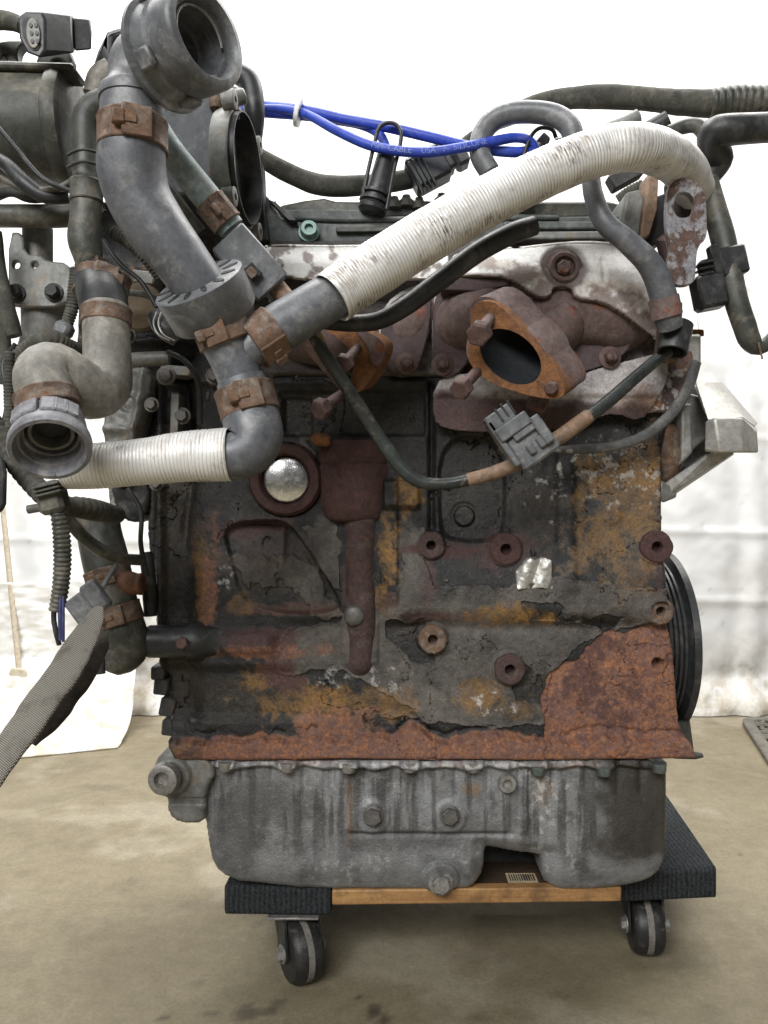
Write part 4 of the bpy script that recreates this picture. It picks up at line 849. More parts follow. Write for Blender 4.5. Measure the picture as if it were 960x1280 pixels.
mb = MB(); mb.lathe(b2 + ax2 * .0085, ax2, [(0, 28.5 * k), (.001, 28.5 * k)], 32); mb.build('bore_shade', MT['black'], oc)  # black disc as painted shade at the bottom of the opening
mb = MB(); mb.lathe(b2 + ax2 * .0098, ax2, [(0, 27 * k), (.0085, 27 * k), (.0085, 23 * k), (.0, 22 * k)], 40, closed=True); mb.build('inner_ring', MT['alud'], oc)
mb = MB(); u2 = ax2.cross(Vector((0, 0, 1))).normalized(); w2 = u2.cross(ax2)
for th in (60, 90, 120, 75, 140):
    d = u2 * math.cos(math.radians(th)) - w2 * math.sin(math.radians(th)); d = -d if d.z < 0 else d; R = Matrix((ax2.cross(d), ax2, d)).transposed(); mb = MB(); mb.box(b2 + ax2 * .019 + d * 45 * k, (.011, .013, .005), R, .0012); mb.build('connector_lug', MT['conn2'], oc)
d = -w2 if w2.z > 0 else w2; R = Matrix((ax2.cross(d), ax2, d)).transposed(); mb = MB(); mb.box(b2 + ax2 * .030 + d * 41 * k, (.005, .012, .002), R, .0006)
mb.build('connector_key', MT['conn2'], oc)
mb = MB(); mb.tube([(131, 392, .577, 29), (128, 372, .585, 30), (122, 355, .60, 28), (118, 340, .61, 22)], 4, 26); mb.build('black_cuff', MT['black'], lh)
clamp(lh, P(128, 358, .60), (.15, .2, 1), 31 * .60 / F, .020, (.5, -1, .2), MT['rustclamp'])

# ---- vertical hose beside the intake
vp = [(150, 128, .60, 15), (128, 130, .60, 18), (110, 145, .60, 18), (107, 175, .60, 17), (108, 200, .60, 16), (108, 225, .60, 17), (108, 250, .60, 18), (107, 275, .60, 19), (106, 300, .60, 20.5), (110, 320, .60, 18), (117, 342, .605, 17), (124, 365, .61, 18)]
vh = hose('bypass_hose', vp, MT['olive'], seg=28, wob=.02)
clamp(vh, P(108, 240, .60), (0, 0, 1), 18.5 * .6 / F, .016, None, MT['olive'])
clamp(vh, P(118, 345, .605), (.25, 0, -1), 18 * .605 / F, .022, (.4, -1, 0), MT['rustclamp'])
mb = MB()
for zz in (188, 203): mb.tube([(84, zz + 6, .585, 2), (96, zz, .58, 2), (108, zz - 1, .578, 2), (124, zz + 3, .585, 2)], 3, 8)
mb.build('clip_wire', MT['dark'], vh)

# ---- intake pipe (upper left), bracket and plug
mb = MB(); mb.lathe(P(-60, 163, .70), (1, .02, 0), [(0, .048), (.075, .0485), (.098, .0485), (.1, .052), (.106, .0535), (.112, .052), (.114, .046)], 56); ip = mb.build('intake_pipe', MT['olive'], eng, 40)
mb = MB(); mb.box(P(35, 92, .675), (.09, .03, .006), Euler((0, .03, 0)), .002); mb.build('pipe_ledge', MT['olive'], ip)
br_o = [(-30, 96), (-30, 56), (10, 50), (60, 50), (84, 58), (90, 74), (86, 96)]
mb = MB(); mb.pprism(br_o, .68, .012, [ell(6, 74, 5, 8, 16), ell(34, 68, 13, 15, 20), ell(72, 80, 9, 7, 16)]); mb.build('hanger_bracket', MT['olive'], eng, 30, .002)
mb = MB(); mb.hull([P(a, b, y) for a, b, y in ((22, 22, .60), (32, 14, .60), (52, 15, .60), (56, 24, .60), (56, 62, .60), (50, 72, .60), (34, 66, .60), (24, 48, .60), (38, 13, .65), (92, 18, .65), (94, 66, .65), (50, 72, .65), (90, 20, .62), (92, 66, .62))])
mb.hull([P(a, b, y) for a, b, y in ((90, 22, .625), (112, 24, .63), (115, 42, .63), (114, 62, .63), (92, 64, .625), (92, 22, .66), (114, 26, .66), (114, 62, .66))])
plug = mb.build('sensor_plug', MT['black'], eng, 25, .0015)
mb = MB(); mb.pprism(smooth_poly([(27, 26), (36, 20), (46, 24), (50, 44), (50, 60), (42, 64), (32, 54), (28, 42)], 2), .5992, .002); face = mb.build('plug_face', MT['dark'], plug)
mb = MB(); mb.pprism(ell(41, 41, 8.5, 19, 24, -.08), .598, .002); mb.build('pin_block', MT['alud'], plug, 30, .0005)
for i in range(3):
    for j in range(2):
        mb = MB(); mb.pprism(ell(38 + 6.5 * j + i, 31 + 10 * i, 2.2, 3, 10), .5972, .001); mb.build('pin_hole', MT['black'], plug)
hose('plug_conduit', [(-30, 26, .66, 11), (0, 25, .65, 11), (18, 28, .64, 10), (30, 34, .63, 9)], MT['loom'], rib=ribs(.004, .05), step=1.5)
# pipes under it
hose('cross_pipe', [(-30, 270, .66, 14), (20, 270, .66, 14), (70, 270, .655, 14.5), (100, 266, .66, 15)], MT['olive'])
hose('wire_bundle', [(-20, 190, .64, 8), (8, 206, .63, 9), (30, 228, .625, 10), (55, 245, .625, 9), (86, 246, .63, 8)], MT['black'], wob=.06)
hose('rusty_link', [(-10, 245, .66, 8), (14, 240, .65, 6), (40, 247, .65, 7), (80, 240, .66, 8)], MT['dark'], wob=.1)
# bracket plate with bolts
mb = MB(); mb.pprism(smooth_poly([(10, 290), (28, 290), (30, 318), (50, 318), (56, 326), (86, 328), (90, 350), (86, 384), (14, 384), (10, 376)], 1), .665, .006, [ell(20, 331, 4.5, 4.5, 12), ell(43, 331, 4, 4, 12)]); bp_ = mb.build('bracket_plate', MT['alud'], eng, 30, .0015)
for a, b in ((21, 367), (68, 366)):
    mb = MB(); hexbolt(mb, P(a, b, .665), (.1, -1, 0), 8.5 * .665 / F, .010, 11.5 * .665 / F); mb.build('plate_bolt', MT['dark'], bp_)
mb = MB(); mb.tube([(47, 285, .69, 18), (47, 330, .69, 18)], 5, 20); mb.build('support_tube', MT['alud'], eng)
mb = MB(); mb.tube([(55, 380, .69, 27), (55, 420, .69, 27), (48, 450, .69, 27)], 5, 24); mb.build('support_tube', MT['alud'], eng)
hose('small_conduit', [(96, 335, .64, 7), (93, 360, .64, 7.5), (90, 385, .64, 7.5), (84, 405, .64, 7), (82, 420, .63, 6)], MT['loom'], rib=ribs(.0026, .10), step=1, seg=16)
mb = MB(); mb.box(P(80, 412, .63), (.014, .014, .012), Euler((0, .4, 0)), .003); mb.build('conduit_end', MT['plastic'], eng)
hose('curved_conduit', [(18, 470, .60, 11), (26, 446, .60, 11), (46, 430, .60, 11), (66, 424, .60, 10), (84, 432, .61, 9), (104, 440, .63, 8)], MT['loom'], rib=ribs(.003, .07), step=1.1, seg=18)
hose('edge_conduit', [(12, 440, .575, 6), (11, 480, .575, 6), (12, 520, .575, 6), (16, 556, .575, 6)], MT['loom'], rib=ribs(.0026, .10), step=1, seg=14)
hose('edge_harness', [(-8, 290, .64, 10), (-2, 340, .64, 10), (8, 390, .63, 12), (18, 420, .63, 9)], MT['loom'], wob=.12)
hose('edge_harness', [(4, 400, .66, 7), (6, 440, .66, 8), (2, 480, .66, 7)], MT['loom'], wob=.1)
mb = MB(); mb.hull([P(a, b, y) for a, b in ((-20, 570), (4, 572), (9, 590), (8, 630), (2, 642), (-20, 640)) for y in (.56, .60)]); mb.build('edge_plug', MT['black'], eng, 30, .003)

close_backs(head)
# ---- dark casting behind the hoses (flywheel side)
def side_h(X, Y, sd):
    h = 16 * (fbm(X, Y, 46, 5, 2) - .5) + 4 * (fbm(X, Y, 12, 4, 5) - .5)
    for y0 in (392, 410, 428, 452): h = h + 7 * np.exp(-((Y - y0) / 5) ** 2) * ss(160, 170, X) * ss(300, 240, X)
    return h + 8 * np.exp(-((X - 188) / 6) ** 2) * ss(456, 462, Y) * ss(500, 490, Y)
def side_mask(X, Y, sd):
    n = fbm(X, Y, 34, 6, 3, .6); n2 = fbm(X, Y, 9, 5, 4); Z = 0 * X
    pale = ss(176, 160, X + 20 * (n - .5)) * ss(440, 470, Y)
    return np.stack([np.maximum(pale * .9, .25 * ss(.5, .62, n)), .35 * ss(.56, .68, n), .3 * ss(.60, .7, n)], -1), np.stack([Z, pale * .5 * ss(.45, .6, n2), .8 * ss(150, 260, X) * ss(.35, .5, n) * (1 - pale)], -1)
relief('side_casting', [(96, 250), (345, 250), (345, 560), (300, 640), (186, 640), (172, 652), (150, 648), (134, 636), (131, 520), (120, 440), (96, 430)], .765, side_h, MT['block'], eng, 2.2, .15, 6, side_mask)
def wf_h(X, Y, sd): return 9 * (fbm(X, Y, 24, 5, 3) - .5) + 5 * np.exp(-((X - 168 + .15 * (Y - 540)) / 5) ** 2) + 4 * np.exp(-((Y - 536) / 5) ** 2) - 4 * ss(12, 8, np.hypot(X - 160, Y - 505))
relief('water_flange', smooth_poly([(128, 470), (150, 462), (186, 456), (190, 480), (176, 520), (168, 560), (166, 604), (131, 606), (129, 540)], 1), .735, wf_h, MT['alud'], eng, 1.8, .04, 6)
def ff_h(X, Y, sd): return 8 * (fbm(X, Y, 20, 5, 5) - .5)
relief('flange_foot', smooth_poly([(138, 596), (164, 594), (184, 600), (186, 636), (172, 654), (154, 650), (142, 634)], 1), .752, ff_h, MT['dark'], eng, 1.8, .03, 5)
close_backs(block)
mb = MB(); mb.lathe(P(177, 385, .71), (0, -1, 0), [(0, .022), (.008, .021), (.010, .017)], 28); mb.build('rusty_cap', M_('brown_cap', (.10, .07, .045), (.16, .12, .075), 90, (.6, .85), bump=.5), eng)
mb = MB(); mb.tube([(160, 398, .72, 7), (200, 400, .72, 7), (240, 404, .72, 7)], 5, 14); mb.tube([(160, 450, .70, 9), (205, 448, .70, 9), (212, 448, .70, 7)], 5, 14); mb.build('water_pipe', MT['alud'], eng)
mb = MB(); mb.tube([(196, 395, .62, 12), (205, 410, .615, 13), (222, 422, .62, 12)], 4, 16); q = P(204, 408, .615)
mb.build('dark_elbow', MT['black'], eng)
mb = MB()
for off in (0, 6): mb.tube([(196 + off, 390, .607, 1.2), (192 + off, 404, .604, 1.2), (198 + off, 418, .602, 1.2), (212 + off, 426, .606, 1.2)], 2, 8)
mb.build('spring_wire', MT['bolt'], eng)
# plug conduit right under the connector (behind main hose)
hose('ribbed_conduit', [(140, 290, .63, 8), (160, 300, .63, 9), (182, 320, .63, 9), (200, 345, .64, 8)], MT['loom'], rib=ribs(.003, .1), step=1, seg=16)

close_backs(block)
# ---- thin wiring and clutter on the flywheel side
for nm, q, m in (('thin_cable', [(-10, 150, .62, 3), (20, 185, .615, 3), (52, 222, .61, 3.2), (90, 240, .615, 3)], 'black'), ('thin_cable', [(0, 222, .63, 4), (30, 236, .625, 4), (70, 236, .62, 4), (96, 222, .62, 4)], 'olive'), ('thin_cable', [(128, 300, .655, 3), (150, 330, .65, 3), (176, 352, .65, 3), (196, 384, .65, 3)], 'black'),
                 ('thin_cable', [(136, 372, .68, 4), (160, 366, .67, 4), (190, 372, .67, 4), (214, 392, .675, 4)], 'olive'), ('thin_cable', [(210, 440, .68, 3.5), (232, 452, .67, 3.5), (248, 480, .675, 3.5), (250, 530, .69, 3.5)], 'black'), ('thin_cable', [(20, 430, .64, 3.5), (4, 456, .64, 3.5), (10, 500, .63, 3.5), (2, 540, .62, 3.5)], 'black'), ('thin_cable', [(160, 610, .70, 3), (176, 640, .70, 3), (176, 680, .70, 3), (184, 720, .71, 3)], 'dark')):
    hose(nm, q, MT[m], seg=10)
for a, b, y, r_ in ((208, 470, .735, 9), (190, 506, .735, 7), (228, 520, .745, 8), (160, 420, .735, 8), (222, 400, .735, 9), (150, 352, .735, 8), (196, 604, .735, 7), (268, 470, .735, 8)):
    mb = MB(); hexbolt(mb, P(a, b, y), (0, -1, 0), r_ * y / F, .007, r_ * 1.35 * y / F); mb.build('casting_bolt', MT['boltd'], eng)
for pl_, y in (([(200, 455), (240, 458), (238, 470), (200, 468)], .735), ([(164, 336), (196, 340), (192, 356), (164, 352)], .735), ([(214, 490), (224, 490), (222, 545), (212, 545)], .74)):
    mb = MB(); mb.pprism(pl_, y, .03); mb.build('casting_lug', MT['alud'], eng, 30, .002)
# ---- throttle body and air box behind the main hose
MT['box'] = M_('charcoal_plate', (.030, .032, .036), (.062, .065, .07), 20, (.5, .7), dust=((.12, .12, .12), .05, 120), bump=.2)
mb = MB(); mb.pprism([(150, 96), (276, 96), (276, 236), (268, 244), (150, 244)], .655, .10); ab = mb.build('air_box', MT['box'], eng, 30, .003)
mb = MB(); mb.pprism(smooth_poly([(112, 130), (114, 84), (124, 52), (136, 38), (166, 29), (180, 30), (180, 130)], 1), .675, .06, [[(139, 44), (168, 36), (168, 80), (139, 80)]]); mb.build('box_frame', MT['plastic'], eng, 30, .004)
mb = MB(); mb.pprism([(139, 36), (172, 30), (172, 100), (137, 100)], .70, .03); mb.build('box_lid', MT['black'], eng, 30, .002)
mb = MB(); mb.tube([(118, 120, .65, 14), (126, 98, .65, 16), (140, 86, .65, 14)], 4, 16); mb.build('box_pipe', MT['hose_tan'], eng)
for y0, y1 in ((104, 136), (200, 240)):
    mb = MB(); mb.lathe(P(270, y1, .652), (0, 0, 1), [(0, .005), (.001, .0058), ((y1 - y0) * .652 / F - .001, .0058), ((y1 - y0) * .652 / F, .005)], 14); mb.box(P(275, (y0 + y1) / 2, .655), (.008, .004, (y1 - y0) * .652 / F), None, .001); mb.build('hinge_clip', MT['rustclamp'], ab)
# throttle bore: ring with axis mostly to the right
tb = P(305, 212, .675); ta = Vector((.995, -.10, .0)).normalized()
mb = MB(); mb.lathe(tb - ta * .008, ta, [(-.008, .0475), (.001, .0505), (.007, .0505), (.0078, .0495), (.0078, .0470), (.006, .0462), (-.008, .0458)], 56); 
thr = mb.build('throttle_body', MT['alud'], eng, 40)
mb = MB(); u3 = ta.cross(Vector((0, 0, 1))).normalized()
for sx_, sz_ in ((-1, 1), (1, 1), (-1, -1), (1, -1)):
    c = tb + ta * .0 + u3 * sx_ * .040 + Vector((0, 0, sz_ * .040)); mb = MB(); mb.lathe(c - ta * .006, ta, [(0, .008), (.010, .008), (.0105, .007), (.0105, .003), (.008, .003)], 18); mb.build('throttle_lug', MT['alud'], thr)
mb = MB(); mb.lathe(tb - ta * .013, ta, [(0, .0455), (.0175, .0459), (.0175, .0445), (.0005, .0440), (0, .001)], 48); mb.build('throttle_shade_liner', MT['black'], thr)  # liner and plate coloured black to give the bore its shade
mb = MB(); mb.hull([P(a, b, y) for a, b, y in ((276, 104, .66), (296, 108, .66), (300, 150, .665), (276, 150, .66), (278, 104, .72), (300, 110, .72), (300, 150, .72), (276, 150, .72))]); mb.tube([(284, 125, .655, 10), (306, 120, .66, 10)], 4, 14); mb.build('throttle_arm', MT['alud'], thr, 30, .002)
mb = MB(); mb.hull([P(a, b, y) for a, b, y in ((280, 150, .672), (290, 150, .672), (292, 296, .672), (278, 296, .672), (280, 150, .74), (302, 160, .74), (302, 296, .74), (278, 296, .74))]); mb.build('throttle_casting', MT['alud'], thr, 30, .003)
hose('vent_hose', [(298, 92, .74, 13), (312, 104, .74, 14), (318, 140, .74, 13), (314, 180, .75, 13)], MT['black'])
mb = MB(); mb.pprism([(318, 205), (328, 204), (330, 262), (336, 300), (320, 300)], .735, .02); mb.build('throttle_bracket', MT['dark'], eng, 30, .001)

# ---- diagonal grey hose with plug
gp = [(196, 158, .60, 14), (214, 190, .60, 17), (240, 224, .605, 18), (266, 256, .61, 18), (290, 286, .615, 17)]
gh = hose('vacuum_hose', gp, MT['greenhose'], seg=24)
clamp(gh, P(273, 266, .611), tang(gp, 3), 19 * .61 / F, .022, (.2, -1, .3))
hose('thin_pipe', [(196, 215, .62, 8), (220, 250, .62, 8), (250, 290, .63, 8)], MT['olive'])
def frame_box(mb, c, xdir, size, bev=.0015):
    x = Vector(xdir).normalized(); y = Vector((0, 1, 0)); y = (y - x * y.dot(x)).normalized(); z = x.cross(y); R = Matrix((x, y, z)).transposed(); mb.box(c, size, R, bev); return R
mb = MB(); d1 = P(338, 356, .62) - P(288, 300, .61); R = frame_box(mb, P(313, 330, .615), d1, (.052, .022, .032)); 
pl = mb.build('cable_plug', MT['plastic'], eng)
mb = MB(); mb.box(P(316, 345, .603) + R @ Vector((-.002, 0, .002)), (.012, .004, .010), R, .0008); mb.build('plug_window', MT['black'], pl)
mb = MB(); mb.box(P(314, 346, .600) + R @ Vector((-.002, 0, .002)), (.008, .004, .007), R, .0008); mb.build('plug_insert', MT['rustclamp'], pl)
hose('plug_boot', [(318, 368, .63, 10), (330, 384, .63, 10), (345, 398, .64, 9)], MT['loom'], rib=ribs(.004, .12), step=1, seg=16)

# ---- sensor cable: from the plug down across the block and up to the right
c1 = [(340, 352, .625, 12), (362, 378, .625, 11.5), (384, 400, .62, 10), (402, 430, .625, 9.5)]
hose('sensor_cable', c1, MT['tan'], seg=18)
c2 = [(384, 404, .62, 8.5), (404, 440, .625, 8.5), (432, 482, .64, 8.5), (462, 528, .655, 8.5), (490, 570, .66, 9), (512, 594, .66, 9), (532, 604, .66, 8), (562, 604, .66, 7.5), (592, 598, .66, 8)]
hose('sensor_cable', c2, MT['greencable'], seg=18, wob=.03)
c3 = [(584, 600, .66, 8.5), (620, 590, .66, 9), (660, 572, .66, 9), (700, 546, .665, 9.5), (736, 520, .67, 9.5)]
hose('sensor_cable', c3, MT['tan'], seg=18, wob=.03)
c4 = [(728, 526, .668, 8), (760, 502, .675, 8.5), (792, 474, .685, 8), (818, 452, .69, 7.5), (836, 438, .69, 8)]
hose('sensor_cable', c4, MT['greencable'], seg=18, wob=.03)
c5 = [(700, 562, .70, 4), (730, 561, .715, 5.5), (770, 557, .715, 5.5), (808, 543, .715, 6), (840, 516, .715, 6.5), (860, 484, .715, 6.5), (870, 452, .72, 6.5)]
hose('flat_cable', c5, MT['cable'], seg=16, flat=(.6, 1.1))
mb = MB(); mb.tube([(690, 562, .702, 3), (715, 564, .705, 3)], 3, 10); mb.build('cable_tip', MT['bolt'], eng)
# two-part connector on the cable
mb = MB(); xd = P(690, 545, .65) - P(640, 580, .65); a0 = P(664, 556, .645); R = frame_box(mb, a0, xd, (.036, .018, .030), .002)
for off, sz in (((-.006, -.006, .021), (.030, .016, .012)), ((-.010, -.004, .033), (.024, .014, .014)), ((.012, -.004, .006), (.008, .022, .026)), ((0, -.010, .012), (.022, .006, .006)), ((-.004, -.010, -.002), (.006, .006, .010)), ((.006, -.010, -.002), (.006, .006, .010)), ((-.020, -.003, .014), (.005, .016, .044))):
    mb.box(a0 + R @ Vector(off), sz, R, .0012)
kc = mb.build('cable_connector', MT['plastic'], eng, 30)
mb = MB()
for off in ((-.010, -.0085, .035), (-.004, -.0085, .036), (.002, -.0085, .035)): mb.box(a0 + R @ Vector(off), (.002, .006, .013), R, .0004)
mb.build('connector_ribs', MT['black'], kc)
mb = MB(); mb.box(P(672, 504, .70), (.018, .012, .014), Euler((0, .4, 0)), .002); mb.build('plate_clip', MT['mani'], eng)

# black hose under the long sleeve
hose('breather_hose', [(384, 396, .64, 10), (420, 403, .635, 10.5), (468, 402, .632, 11), (505, 384, .63, 12), (548, 352, .63, 12.5), (596, 316, .632, 13), (640, 292, .636, 13), (668, 282, .64, 12)], MT['black'], seg=22)
# right-hand hose with cuff
rp_ = [(738, 215, .66, 11), (742, 245, .655, 12), (756, 278, .65, 13), (786, 304, .65, 14), (812, 330, .655, 15.5), (826, 360, .66, 16.5), (833, 390, .665, 17), (838, 410, .67, 15)]
rh = hose('heater_hose', rp_, MT['hose'], seg=26)
mb = MB(); mb.tube([(829, 372, .663, 19), (834, 396, .666, 19)], 3, 26); mb.build('worn_band', MT['mani'], rh)
mb = MB(); mb.tube([(846, 406, .685, 20), (840, 440, .68, 19)], 4, 30, ends=(None, ('open', .8, .01))); mb.build('black_cuff', MT['black'], rh)
mb = MB(); mb.tube([(838, 380, .70, 14), (836, 420, .70, 15), (832, 450, .71, 15)], 4, 20); mb.build('rusty_stub', MT['rustclamp'], rh)

# ---- top harness
hose('wire_loom', [(300, 180, .80, 11), (324, 196, .80, 11), (360, 216, .80, 12), (400, 231, .80, 12.5), (450, 232, .80, 12.5), (500, 226, .80, 12), (520, 222, .80, 11)], MT['loom'], wob=.06)
mb = MB(); R = frame_box(mb, P(535, 213, .79), P(560, 198, .79) - P(515, 222, .79), (.040, .028, .034), .003); mb.box(P(556, 202, .79) , (.014, .024, .026), R, .003); mb.box(P(573, 194, .79), (.014, .022, .028), R, .003)
for k in range(4): mb.box(P(520 + k * 5, 222 - k * 3, .775), (.002, .006, .034), R, .0006)
mb.build('loom_connector', MT['black'], eng, 30)
hose('loom_tail', [(570, 192, .79, 9), (590, 172, .79, 7), (612, 160, .79, 6), (640, 150, .79, 6)], MT['loom'])
hose('curved_hose', [(612, 215, .74, 13), (600, 192, .74, 13), (604, 165, .74, 13), (624, 146, .735, 13.5), (655, 140, .73, 13.5), (692, 144, .725, 13.5), (712, 158, .72, 13.5), (718, 180, .72, 13)], MT['plastic'])
hose('main_loom', [(640, 140, .82, 8), (668, 130, .82, 11), (710, 123, .81, 13), (760, 121, .80, 14), (810, 124, .79, 14), (850, 128, .78, 15), (896, 130, .77, 16)], MT['loom'], wob=.07)
hose('corrugated_loom', [(888, 130, .77, 17), (920, 126, .765, 18), (955, 126, .76, 17), (1000, 128, .76, 16)], MT['olive'], rib=ribs(.0065, .06), step=1.2)
hose('side_hose', [(1000, 158, .70, 18), (950, 160, .70, 18), (905, 163, .70, 19), (890, 168, .705, 18), (892, 186, .715, 17), (900, 198, .725, 16), (890, 216, .73, 14), (872, 236, .735, 12)], MT['black'])
hose('bent_pipe', [(836, 166, .74, 9), (856, 158, .74, 9), (872, 158, .735, 9), (884, 172, .735, 9)], MT['olive'])
hose('pipe_stub', [(732, 176, .76, 6), (760, 162, .755, 8), (784, 152, .75, 8), (797, 146, .75, 9)], MT['alud'])
hose('pipe_stub', [(800, 170, .78, 12), (835, 148, .77, 10)], MT['black'])
hose('side_harness', [(884, 225, .72, 13), (894, 262, .715, 14), (904, 300, .71, 15), (912, 340, .705, 14.5), (920, 375, .70, 14), (930, 405, .70, 14), (938, 426, .70, 13), (952, 434, .70, 9), (975, 412, .70, 7)], MT['olive'], wob=.04)
mb = MB(); q = P(910, 330, .708); R = frame_box(mb, q, (.22, 0, -1), (.026, .026, .026), .002); mb.box(P(894, 328, .70), (.030, .010, .008), R, .001); cl = mb.build('harness_clip', MT['black'], eng)
mb = MB(); R = frame_box(mb, P(886, 366, .70), (.2, 0, -1), (.030, .022, .026), .003); mb.box(P(882, 338, .70), (.018, .012, .011), R, .002)
for k in range(3): mb.box(P(881, 330 + k * 7, .697), (.002, .013, .013), R, .0005)
mb.build('hanging_plug', MT['black'], eng)
mb = MB(); mb.tube([(948, 428, .69, 1.5), (953, 449, .69, 1.2)], 2, 8); mb.build('cut_wire', MT['rustclamp'], eng)
hose('loom_piece', [(772, 250, .78, 6), (786, 240, .775, 6.5), (804, 230, .77, 6)], MT['loom'], rib=ribs(.003, .1), step=1)
mb = MB(); R = frame_box(mb, P(780, 222, .70), P(800, 210, .70) - P(760, 232, .70), (.030, .014, .014)); mb.build('rail_clip', MT['black'], eng)
hose('crossing_hose', [(640, 240, .77, 11), (650, 225, .765, 12), (664, 206, .76, 12), (678, 186, .76, 11)], MT['olive'])

# ---- blue ignition leads, boots and tie
def blue(pts, **k): return hose('ignition_lead', pts, MT['blue'], seg=16, **k)
blue([(290, 128, .80, 5.5), (330, 132, .79, 6), (380, 138, .77, 6.5), (430, 149, .76, 6.5), (480, 158, .75, 6.5), (540, 172, .745, 6.5), (590, 184, .745, 6.5), (640, 190, .745, 6.5), (668, 188, .75, 6)])
lead = [(290, 140, .79, 5), (340, 136, .78, 5.5), (380, 142, .765, 5.5), (420, 163, .745, 6), (460, 181, .735, 6.2), (500, 189, .73, 6.2), (540, 190, .73, 6.2), (580, 184, .73, 6.2), (620, 176, .735, 6.2), (645, 172, .74, 6), (662, 176, .745, 6), (672, 190, .75, 5.5)]
l2 = blue(lead)
blue([(290, 136, .785, 6), (330, 140, .785, 6.5), (380, 144, .775, 6.5), (425, 150, .765, 6.5), (452, 156, .76, 6), (472, 166, .755, 6), (482, 182, .75, 6), (482, 198, .745, 6)])
mb = MB(); mb.lathe(P(373, 141, .77), (1, 0, -.25), [(-.002, .0125), (-.002, .0135), (.002, .0135), (.002, .0125)], 24, sq=1.0); mb.box(P(374, 128, .765), (.003, .004, .012), None, .0006); mb.build('cable_tie', MT['whitetie'], eng)
# printed words on the lead, wrapped on its front
def wrap_text(txt, pts, s0, size, name, mat, parent):
    cu = bpy.data.curves.new('t', 'FONT'); cu.body = txt; cu.size = size; ob = bpy.data.objects.new('t', cu); col.objects.link(ob)
    bpy.context.view_layer.update(); me = bpy.data.meshes.new_from_object(ob.evaluated_get(bpy.context.evaluated_depsgraph_get())); bpy.data.objects.remove(ob)
    b_ = bmesh.new(); b_.from_mesh(me); bmesh.ops.triangulate(b_, faces=b_.faces[:]); bmesh.ops.subdivide_edges(b_, edges=b_.edges[:], cuts=3); b_.to_mesh(me); b_.free()
    w = [(*P(a, b, c), r * c / F) for a, b, c, r in pts]; C4, S = catmull(w, .001); V = []
    for v in me.vertices:
        s_ = s0 + v.co.x; p = np.array([np.interp(s_, S, C4[:, k]) for k in range(4)]); p2 = np.array([np.interp(s_ + .002, S, C4[:, k]) for k in range(3)])
        t = Vector(p2 - p[:3]).normalized(); f = Vector((0, -1, 0)); f = (f - t * f.dot(t)).normalized(); u_ = t.cross(f); u_ = -u_ if u_.z < 0 else u_
        th = (v.co.y - size * .35) / p[3]; V.append(Vector(p[:3]) + (f * math.cos(th) + u_ * math.sin(th)) * (p[3] + .0002))
    m = MB(); m.add(V, [list(p.vertices) for p in me.polygons]); bpy.data.meshes.remove(me); return m.build(name, mat, parent)
MT['print'] = M_('pale_print', (.13, .18, .46), (.24, .30, .56), 300, (.5, .7))
wrap_text('MM  CABLE    USA   7   SILICONE', lead, .172, .0076, 'lettering', MT['print'], l2)
def boot(top, bot, Y, loop):
    mb = MB(); a = P(*top, Y); b = P(*bot, Y); ax_ = (b - a); L_ = ax_.length
    mb.lathe(a, ax_, [(0, .0085), (.002, .0090), (L_ * .62, .0105), (L_ * .64, .0150), (L_ * .69, .0150), (L_ * .70, .012), (L_ * .75, .012), (L_ * .76, .0150), (L_ * .81, .0150), (L_ * .82, .012), (L_ * .88, .0145), (L_ * .94, .014), (L_, .010)], 24)
    o = mb.build('plug_boot', MT['black'], eng)
    mb = MB(); mb.tube([(x, y, yy, 2.6) for x, y, yy in loop], 2.5, 10); mb.build('pull_loop', MT['black'], o)
    return o
boot((483, 194), (464, 268), .745, [(454, 244, .738), (460, 214, .738), (468, 180, .738), (473, 162, .738), (482, 154, .738), (494, 155, .738), (501, 165, .738), (500, 182, .738), (492, 214, .738), (483, 262, .738)])
bt = boot((672, 190), (655, 250), .76, [(646, 222, .742), (656, 190, .742), (664, 170, .742), (675, 160, .742), (690, 162, .742), (695, 172, .742)])
mb = MB(); mb.hull([P(a, b, y) for a, b, y in ((668, 178, .755), (680, 164, .755), (688, 172, .755), (680, 196, .755), (668, 196, .755), (672, 176, .775), (688, 174, .775), (680, 196, .775))]); mb.build('boot_cap', MT['plastic'], bt, 30, .001)
mb = MB(); mb.hull([P(a, b, y) for a, b, y in ((694, 172, .735), (728, 168, .735), (738, 176, .735), (690, 186, .735), (694, 172, .78), (730, 169, .78), (738, 186, .78), (690, 196, .78))]); mb.build('coil_housing', MT['plastic'], eng, 30, .002)

# ---- left lower harness
hose('harness_branch', [(-30, 505, .60, 14), (0, 545, .595, 14), (22, 580, .59, 14), (48, 612, .585, 13), (70, 634, .58, 12)], MT['loom'], rib=ribs(.006, .05), step=1.3)
mb = MB(); R = frame_box(mb, P(66, 622, .575), (.25, 0, -1), (.024, .018, .019), .003)
for k in range(3): mb.box(P(60 + k * 1.5, 607 + k * 5, .567), (.0018, .012, .020), R, .0005)
mb.tube([(35, 637, .575, 5.5), (52, 634, .575, 5.5)], 3, 14); mb.build('branch_clip', MT['olive'], eng, 30)
hose('drop_conduit', [(73, 640, .575, 9), (77, 670, .575, 10), (78, 705, .575, 10), (75, 740, .575, 9.5), (70, 764, .575, 8.5)], MT['olive'], rib=ribs(.0034, .10), step=.9, seg=20)
MT['wireblue'] = M_('dark_blue_wire', (.03, .035, .09), (.06, .065, .16), 50, (.4, .6), bump=.1)
hose('thin_wire', [(70, 745, .572, 3), (67, 770, .572, 3.2), (70, 790, .572, 3.2), (74, 806, .574, 3)], MT['black'])
hose('thin_wire', [(76, 740, .572, 2.6), (75, 770, .57, 2.6), (76, 800, .572, 2.6)], MT['wireblue'])
